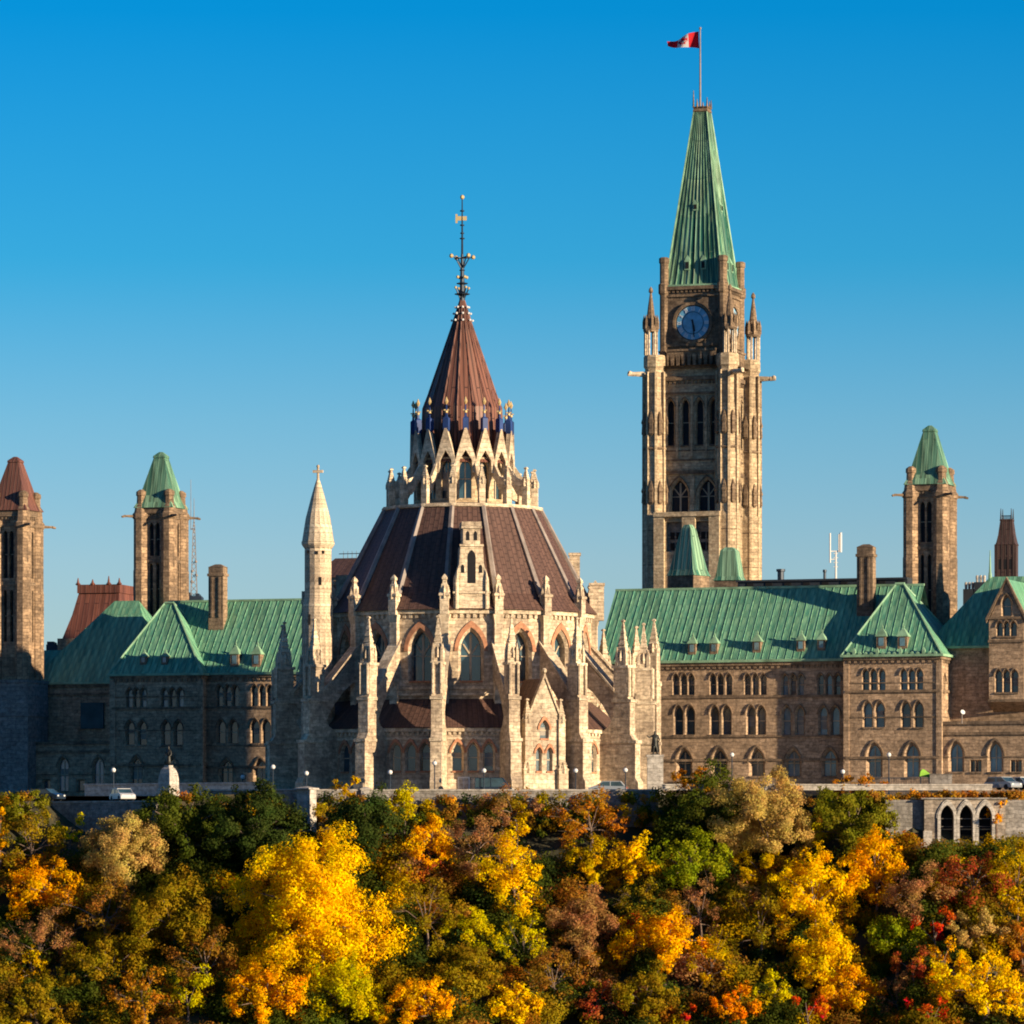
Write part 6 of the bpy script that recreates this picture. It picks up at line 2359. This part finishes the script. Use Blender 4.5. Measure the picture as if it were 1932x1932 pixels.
def tree(name, label, u, v, wpx, hpx, col, kind='round', group=None, lift=None):
    rng = np.random.default_rng(int(u * 7 + v * 13))
    py = random.Random(int(u * 3 + v))
    if lift is None:
        lift = min(7.0, max(2.2, hpx * .0575 * .5 + 1.0))
    d = solve_depth(u, v, lift)
    pk = d / K
    x, zc = (u - UC) * pk, CZ + (VH - v) * pk
    big = 1.06 if wpx > 300 else 1.36
    rw, rh = wpx * pk / 2 * big, hpx * pk / 2 * big
    base = terr(x, d)
    root = bpy.data.objects.new(name, None)
    COL.objects.link(root)
    root.location = (x, d, base - .2)
    root['label'], root['category'] = label, ('shrub' if name.endswith('shrub') else 'tree')
    if group: root['group'] = group
    C = np.array([0, 0, zc - base + .2])
    # a crown of lobes, each lobe a bunch of leaf clumps round the end of a limb
    nl_ = {'round': 15, 'tall': 13, 'fine': 14, 'dense': 14, 'sparse': 12, 'bare': 12, 'small': 6}[kind]
    nl_ = int(nl_ * min(2.4, max(.75, (rw / 5) ** .8)))
    rm = min(rw, rh)
    rdep = min(rw, 7.0)
    cs, rs, tips = [], [], []
    for i in range(nl_):
        # spread the lobes evenly over the sphere, none straight below
        zq = 1 - 1.62 * (i + .5) / nl_
        az = i * 2.39996 + rng.normal() * .25
        hq = sqrt(max(0, 1 - zq * zq))
        f = .60 + .22 * rng.random() + (.08 if i == 0 else 0)
        tp = {'tall': 1 - .42 * max(zq, 0), 'round': 1.04 - .26 * max(zq, 0)}.get(kind, 1.0)
        lc = C + np.array([cos(az) * hq * rw * tp, sin(az) * hq * rdep * tp, zq * rh]) * f
        lr = rm * (.27 + .13 * rng.random()) * (1.25 if kind == 'small' else 1.0) * (.80 if rw > 7 else 1.0)
        tips.append(lc)
        for j in range(9):
            q = rng.normal(size=3)
            q /= np.linalg.norm(q)
            cs.append(lc + q * lr * rng.uniform(.25, .85) * np.array([1, 1, 1.15]))
            rs.append(lr * rng.uniform(.32, .58))
    if kind in ('round', 'tall', 'dense', 'fine'):
        for j in range(nl_ * 2):                 # inner leaves so that the crown is not hollow
            q = rng.normal(size=3)
            q /= np.linalg.norm(q)
            cs.append(C + np.array([q[0] * rw, q[1] * rdep, q[2] * rh]) * rng.uniform(.1, .55))
            rs.append(rm * rng.uniform(.14, .24))
    rs = np.array(rs)
    size = {'round': .15, 'tall': .15, 'fine': .11, 'dense': .14, 'sparse': .135, 'bare': .10, 'small': .14}[kind]
    dens = {'round': 34, 'tall': 34, 'fine': 56, 'dense': 44, 'sparse': 24, 'bare': 34, 'small': 34}[kind]
    counts = np.maximum(16, dens * rs ** 2 * 1.6 / (size / .3) ** 1.2)
    me = leaf_mesh('crown', cs, rs, counts, size, rng, C, .85, 1.0)
    me.materials.append(M['leaf'])
    cr = bpy.data.objects.new('crown', me)
    COL.objects.link(cr)
    cr.parent = root
    cr.color = (*PAL[col], 1)
    m = MB()
    tr = max(.12, rw * .035)
    top = C + np.array([0, 0, rh * .35])
    mid = C * .55
    m.tube((0, 0, 0), (mid[0] + .1 * rw, mid[1], mid[2]), tr * 1.3, tr, 7)
    m.tube((mid[0] + .1 * rw, mid[1], mid[2]), tuple(top), tr, tr * .35, 6)
    nl = min(len(cs), 34 if kind in ('bare', 'sparse', 'fine') else 16)
    for c in tips:
        t = .35 + .5 * py.random()
        s = Vector((mid[0] + .1 * rw * (1 - t), 0, mid[2] + (top[2] - mid[2]) * t * .7))
        e = Vector(c)
        h = s.lerp(e, .55) + Vector((0, 0, rh * .06))
        m.tube(s, h, tr * .45, tr * .28, 5)
        m.tube(h, e, tr * .28, tr * .08, 4)
        if kind in ('bare', 'sparse'):
            for _ in range(7):
                q = e + Vector(rng.normal(size=3) * rs[0] * 1.0)
                m.tube(h.lerp(e, py.random()), q, tr * .13, tr * .05, 3)
    tm = bpy.data.meshes.new('trunk')
    tm.from_pydata(m.v, [], m.f)
    tm.materials.append(M['bark'])
    to = bpy.data.objects.new('trunk', tm)
    COL.objects.link(to)
    to.parent = root
    return root

TREES = [
 # the large and telling ones
 ('maple_tree', 'largest golden yellow tree, broad lobed crown left of centre', 588, 1748, 345, 378, 'Y', 'round'),
 ('maple_tree', 'yellow green tree at the foot of the largest golden tree', 645, 1885, 130, 120, 'YG', 'round'),
 ('maple_tree', 'golden crown cut by the bottom edge, left foot of the largest golden tree', 500, 1885, 150, 110, 'YO', 'round'),
 ('willow_tree', 'pale tan feathery tree below the blue grey retaining wall at left', 232, 1612, 155, 125, 'TAN', 'fine'),
 ('evergreen_shrub', 'wide dark green bushy tree below the left statue', 345, 1570, 185, 150, 'G', 'dense'),
 ('evergreen_shrub', 'dark green bushy tree below the left parapet pier', 475, 1580, 160, 165, 'DG', 'dense'),
 ('maple_tree', 'orange yellow tree at left, below the pale tan feathery tree', 85, 1685, 125, 105, 'YO', 'round'),
 ('oak_tree', 'olive tree at the left edge, above the orange yellow tree', 55, 1600, 105, 110, 'OL', 'sparse'),
 ('leafy_shrub', 'green shrub with yellow tips at the top left corner of the slope', 42, 1530, 130, 60, 'GO', 'dense'),
 ('maple_tree', 'narrow yellow tree cut by the left edge', -2, 1590, 40, 110, 'YO', 'tall'),
 ('leafy_shrub', 'small yellow green shrub below the left end of the blue grey wall', 128, 1570, 70, 50, 'YG', 'small'),
 ('oak_tree', 'brown tree in shade below the pale tan feathery tree', 190, 1735, 160, 120, 'BR', 'sparse'),
 ('oak_tree', 'dark olive tree left of the largest golden tree', 320, 1745, 150, 150, 'OL', 'dense'),
 ('oak_tree', 'pinkish brown bare twigged tree at left, below the orange yellow tree', 70, 1790, 110, 110, 'PB', 'bare'),
 ('birch_tree', 'slim yellow brown tree near the left edge, lower down', 58, 1835, 60, 90, 'OLY', 'tall'),
 ('oak_tree', 'olive brown rounded tree in the lower left', 200, 1830, 150, 110, 'OL', 'dense'),
 ('oak_tree', 'brown tree with orange leaves near the bottom edge at lower left', 265, 1890, 130, 90, 'OB', 'sparse'),
 ('oak_tree', 'brownish tree beside the left foot of the largest golden tree', 385, 1820, 110, 110, 'BR', 'sparse'),
 ('leafy_shrub', 'bright yellow green shrub at the bottom edge left of the golden trees', 350, 1885, 90, 90, 'YG', 'small'),
 ('oak_tree', 'dark olive tree in the bottom left corner', 60, 1905, 140, 90, 'OL', 'dense'),
 ('leafy_shrub', 'small dark red shrub left of the golden crown', 425, 1670, 45, 40, 'R', 'small'),
 ('leafy_shrub', 'dark red shrub in shade between the brown trees at lower left', 235, 1800, 45, 45, 'RB', 'small'),
 # middle
 ('leafy_shrub', 'yellow shrub topping the parapet left of the library foot', 648, 1492, 66, 40, 'OLY', 'small', 1.8),
 ('maple_tree', 'yellow green tree just below the parapet, right of the yellow topping shrub', 760, 1527, 66, 85, 'YG', 'tall'),
 ('evergreen_shrub', 'dark green tree right of the top of the largest golden tree', 690, 1575, 130, 140, 'DG', 'dense'),
 ('maple_tree', 'orange tree with two upright tips right of the largest golden tree', 805, 1605, 110, 100, 'YO', 'tall'),
 ('leafy_shrub', 'rusty red undergrowth tree below the orange tree with two tips', 815, 1650, 80, 60, 'RB', 'sparse'),
 ('oak_tree', 'dark brown tree beside the right flank of the largest golden tree', 800, 1735, 120, 150, 'OL', 'sparse'),
 ('maple_tree', 'small bright yellow tree in the middle with dark hollow below', 888, 1762, 92, 80, 'YG', 'round'),
 ('oak_tree', 'olive green tree below the small bright yellow tree in the middle', 890, 1840, 100, 90, 'OL', 'dense'),
 ('dead_tree', 'bare grey branching tree below the middle of the library', 895, 1610, 130, 110, 'PB', 'bare'),
 ('oak_tree', 'brown twiggy tree just below the library door parapet', 965, 1530, 130, 80, 'PB', 'bare'),
 ('birch_tree', 'tall yellow birch in the middle with mottled brown leaves', 965, 1665, 110, 190, 'Y', 'tall'),
 ('birch_tree', 'yellow drooping tree below the tall yellow birch', 985, 1790, 90, 110, 'YG', 'sparse'),
 ('oak_tree', 'orange brown tree below the gabled porch', 1110, 1555, 110, 100, 'OB', 'sparse'),
 ('maple_tree', 'green tree with yellow tips below the orange brown tree', 1110, 1640, 100, 80, 'OLY', 'round'),
 ('maple_tree', 'yellow tree with a pointed top, right of the middle', 1193, 1640, 100, 110, 'Y', 'tall'),
 ('oak_tree', 'brown tree hanging below the pointed yellow tree', 1205, 1710, 90, 80, 'OL', 'sparse'),
 ('evergreen_shrub', 'dark green tree with an orange top against the brown wing', 1325, 1550, 170, 150, 'G', 'dense'),
 ('maple_tree', 'orange tipped treetop overlapping the ground windows of the brown wing', 1310, 1478, 95, 50, 'OB', 'round', 9.0),
 ('willow_tree', 'large pale tan rounded tree below the brown wing, right of centre', 1440, 1560, 180, 180, 'TAN', 'fine', 7.0),
 ('oak_tree', 'tan twiggy tree below the large pale tan tree', 1440, 1650, 120, 80, 'OLY', 'fine'),
 ('maple_tree', 'fresh green tree below the dark green tree with orange top', 1300, 1640, 140, 100, 'LG', 'round'),
 ('dead_tree', 'bare pinkish trunked tree in the hollow right of centre', 1318, 1725, 80, 120, 'PB', 'bare'),
 ('beech_tree', 'tan pink round bush in the lower middle', 1100, 1765, 120, 130, 'PB', 'fine'),
 ('leafy_shrub', 'small bright red shrub right of the tan pink bush', 1186, 1742, 44, 34, 'R', 'small', 4.5),
 ('maple_tree', 'yellow and orange tree right of the tan pink bush', 1255, 1785, 150, 110, 'YO', 'round'),
 ('maple_tree', 'yellow tree left neighbour of the yellow and orange tree', 1190, 1790, 70, 100, 'Y', 'sparse'),
 ('maple_tree', 'small yellow tree above the bottom edge, right of the bare pinkish tree', 1340, 1830, 90, 110, 'OLY', 'sparse'),
 ('oak_tree', 'dark brown tree below the tan pink bush', 1040, 1850, 120, 110, 'BR', 'sparse'),
 ('maple_tree', 'golden orange tree on the bottom edge right of the largest golden tree', 800, 1900, 150, 90, 'YO', 'round'),
 ('maple_tree', 'bright yellow tree on the bottom edge in the middle', 968, 1905, 105, 80, 'Y', 'round'),
 ('maple_tree', 'rusty pink tree on the bottom edge right of the middle', 1125, 1895, 100, 80, 'RB', 'sparse'),
 ('maple_tree', 'orange tree on the bottom edge right of centre', 1385, 1905, 100, 74, 'O', 'round', 5),
 ('leafy_shrub', 'bright red shrub on the bottom edge right of centre', 1288, 1918, 72, 40, 'R', 'small', 5),
 ('oak_tree', 'olive green tree near the bottom edge right of the rusty pink tree', 1220, 1890, 110, 110, 'OL', 'dense'),
 # right
 ('maple_tree', 'tall bright yellow tree with an orange top, right of centre', 1530, 1705, 140, 190, 'Y', 'tall'),
 ('maple_tree', 'yellow lower crown under the tall bright yellow tree', 1555, 1815, 120, 120, 'Y', 'round'),
 ('maple_tree', 'golden tree descending to the bottom edge, right of centre', 1600, 1880, 120, 100, 'YO', 'round'),
 ('maple_tree', 'golden orange tree with reddish patches, right of the tall yellow tree', 1648, 1655, 120, 170, 'YO', 'tall'),
 ('oak_tree', 'olive green tree below the sunlit parapet at right', 1600, 1560, 165, 120, 'GO', 'dense'),
 ('leafy_shrub', 'lime green shrub left of the olive green tree at right', 1535, 1570, 70, 110, 'YG', 'small'),
 ('leafy_shrub', 'tan orange shrub topping the sunlit parapet at right', 1620, 1488, 110, 46, 'OB', 'fine', 2.6),
 ('leafy_shrub', 'lime shrub in front of the three arches', 1755, 1650, 90, 50, 'LG', 'small'),
 ('beech_tree', 'purple brown tree below the three arches', 1735, 1705, 115, 120, 'PB', 'bare'),
 ('maple_tree', 'reddish brown tree right of the purple brown tree', 1835, 1675, 120, 110, 'RB', 'sparse'),
 ('maple_tree', 'yellow olive tree cut by the right edge', 1915, 1680, 90, 150, 'OLY', 'round'),
 ('maple_tree', 'slim golden tree beside the third arch', 1878, 1545, 34, 60, 'YO', 'small'),
 ('leafy_shrub', 'green shrub below the golden orange tree at right', 1690, 1780, 110, 100, 'LG', 'dense'),
 ('leafy_shrub', 'scarlet shrub at right, below the purple brown tree', 1760, 1750, 80, 56, 'R', 'small', 5),
 ('beech_tree', 'tan tree right of the scarlet shrub', 1840, 1765, 100, 80, 'TAN', 'fine'),
 ('maple_tree', 'large yellow tree in the lower right corner', 1850, 1870, 190, 130, 'Y', 'round'),
 ('maple_tree', 'yellow tree left of the lower right corner tree, higher up', 1775, 1820, 90, 80, 'YO', 'sparse'),
 ('maple_tree', 'orange brown tree on the right edge, above the lower right corner tree', 1925, 1790, 70, 110, 'OB', 'round'),
 ('leafy_shrub', 'dark crimson shrub between the green shrub and the lower right trees', 1720, 1825, 70, 64, 'RB', 'small', 4.5),
 ('leafy_shrub', 'red shrub on the bottom edge left of the lower right corner tree', 1755, 1905, 90, 52, 'R', 'small', 5),
 ('leafy_shrub', 'scarlet shrub on the bottom edge below the golden descending tree', 1520, 1905, 90, 56, 'R', 'small', 5),
 ('maple_tree', 'slim yellow tree on the bottom edge left of the golden descending tree', 1455, 1880, 60, 95, 'YG', 'tall'),
 ('oak_tree', 'dark olive tree left of the tall bright yellow tree', 1430, 1750, 110, 130, 'OL', 'sparse'),
 ('oak_tree', 'purple brown tree left of the red shrub on the bottom edge', 1690, 1885, 80, 80, 'PB', 'bare'),
]
for t in TREES:
    tree(t[0], t[1], *t[2:8], lift=(t[8] if len(t) > 8 else None))

def scrub():
    rng = np.random.default_rng(5)
    cols = [np.array(PAL[c]) for c in ('G', 'OL', 'DG', 'OL', 'G', 'BR', 'OLY', 'OB', 'BR', 'OL', 'DG', 'OL', 'BR', 'PB', 'OB')]
    cs, rs, ts = [], [], []
    for i in range(1350):
        u = rng.uniform(-60, 1990)
        d = rng.uniform(528, 578.5)
        x = (u - UC) / K * d
        if d > 568 and (1665 < u < 1990): continue
        if d > 572 and (50 < u < 320): continue
        far_bright = d > 561 and 1660 < u < 1930
        R = rng.uniform(1.3, 3.7) if d < 571 else rng.uniform(.9, 1.6)
        z = terr(x, d) + R * .55
        if d > 572: z = min(z + 1.2, GZ - 1.9 if d > 575 else 47.4)
        patch = .5 + .5 * sin(x * .23 + 1.3) * sin(d * .21 + x * .11)
        k = int(np.clip(rng.normal(patch * 10, 4), 0, len(cols) - 1))
        if d > 571: k = int(rng.integers(0, 5))
        if far_bright: k = int(rng.integers(0, 8))
        tint = cols[k] * rng.uniform(.55, 1.1)
        for j in range(5 if R > 1.6 else 3):
            q = rng.normal(size=3); q /= np.linalg.norm(q); q[2] = abs(q[2]) * .9
            cs.append(np.array([x, d, z]) + q * R * rng.uniform(.3, .8) * np.array([1, .8, 1])); rs.append(R * rng.uniform(.4, .62))
            ts.append(tint * rng.uniform(.8, 1.2))
    # bushes on the bank right below the parapets
    for i in range(420):
        u = rng.uniform(300, 1690) if i % 8 else rng.uniform(-40, 60)
        d = rng.uniform(574.6, 577.0)
        r = rng.uniform(.5, 1.0)
        z = rng.uniform(45.8, GZ - .15)
        cs.append(np.array([(u - UC) / K * d, d, z])); rs.append(r)
        ts.append(cols[int(rng.integers(0, 10))] * rng.uniform(.8, 1.3))
    rs = np.array(rs)
    # planting band above the arches
    n0 = 70
    for i in range(n0):
        u = rng.uniform(1640, 1980)
        d = rng.uniform(571.8, 573.2)
        cs.append(np.array([(u - UC) / K * d, d, CZ + (VH - rng.uniform(1496, 1508)) * d / K]))
        ts.append(np.array(PAL['BR' if i % 3 else 'OB']) * rng.uniform(.8, 1.3))
    rs = np.concatenate([rs, rng.uniform(.4, .7, n0)])
    counts = 130 * rs ** 2 + 25
    me = leaf_mesh('undergrowth', cs, rs, counts, .145, rng, np.array([0., 700., -60.]), .8, 1.0, ts)
    me.materials.append(M['scrub'])
    o = bpy.data.objects.new('undergrowth', me)
    o['kind'] = 'stuff'
    o['label'] = 'dense brown and dark green undergrowth covering the slope'
    COL.objects.link(o)
scrub()
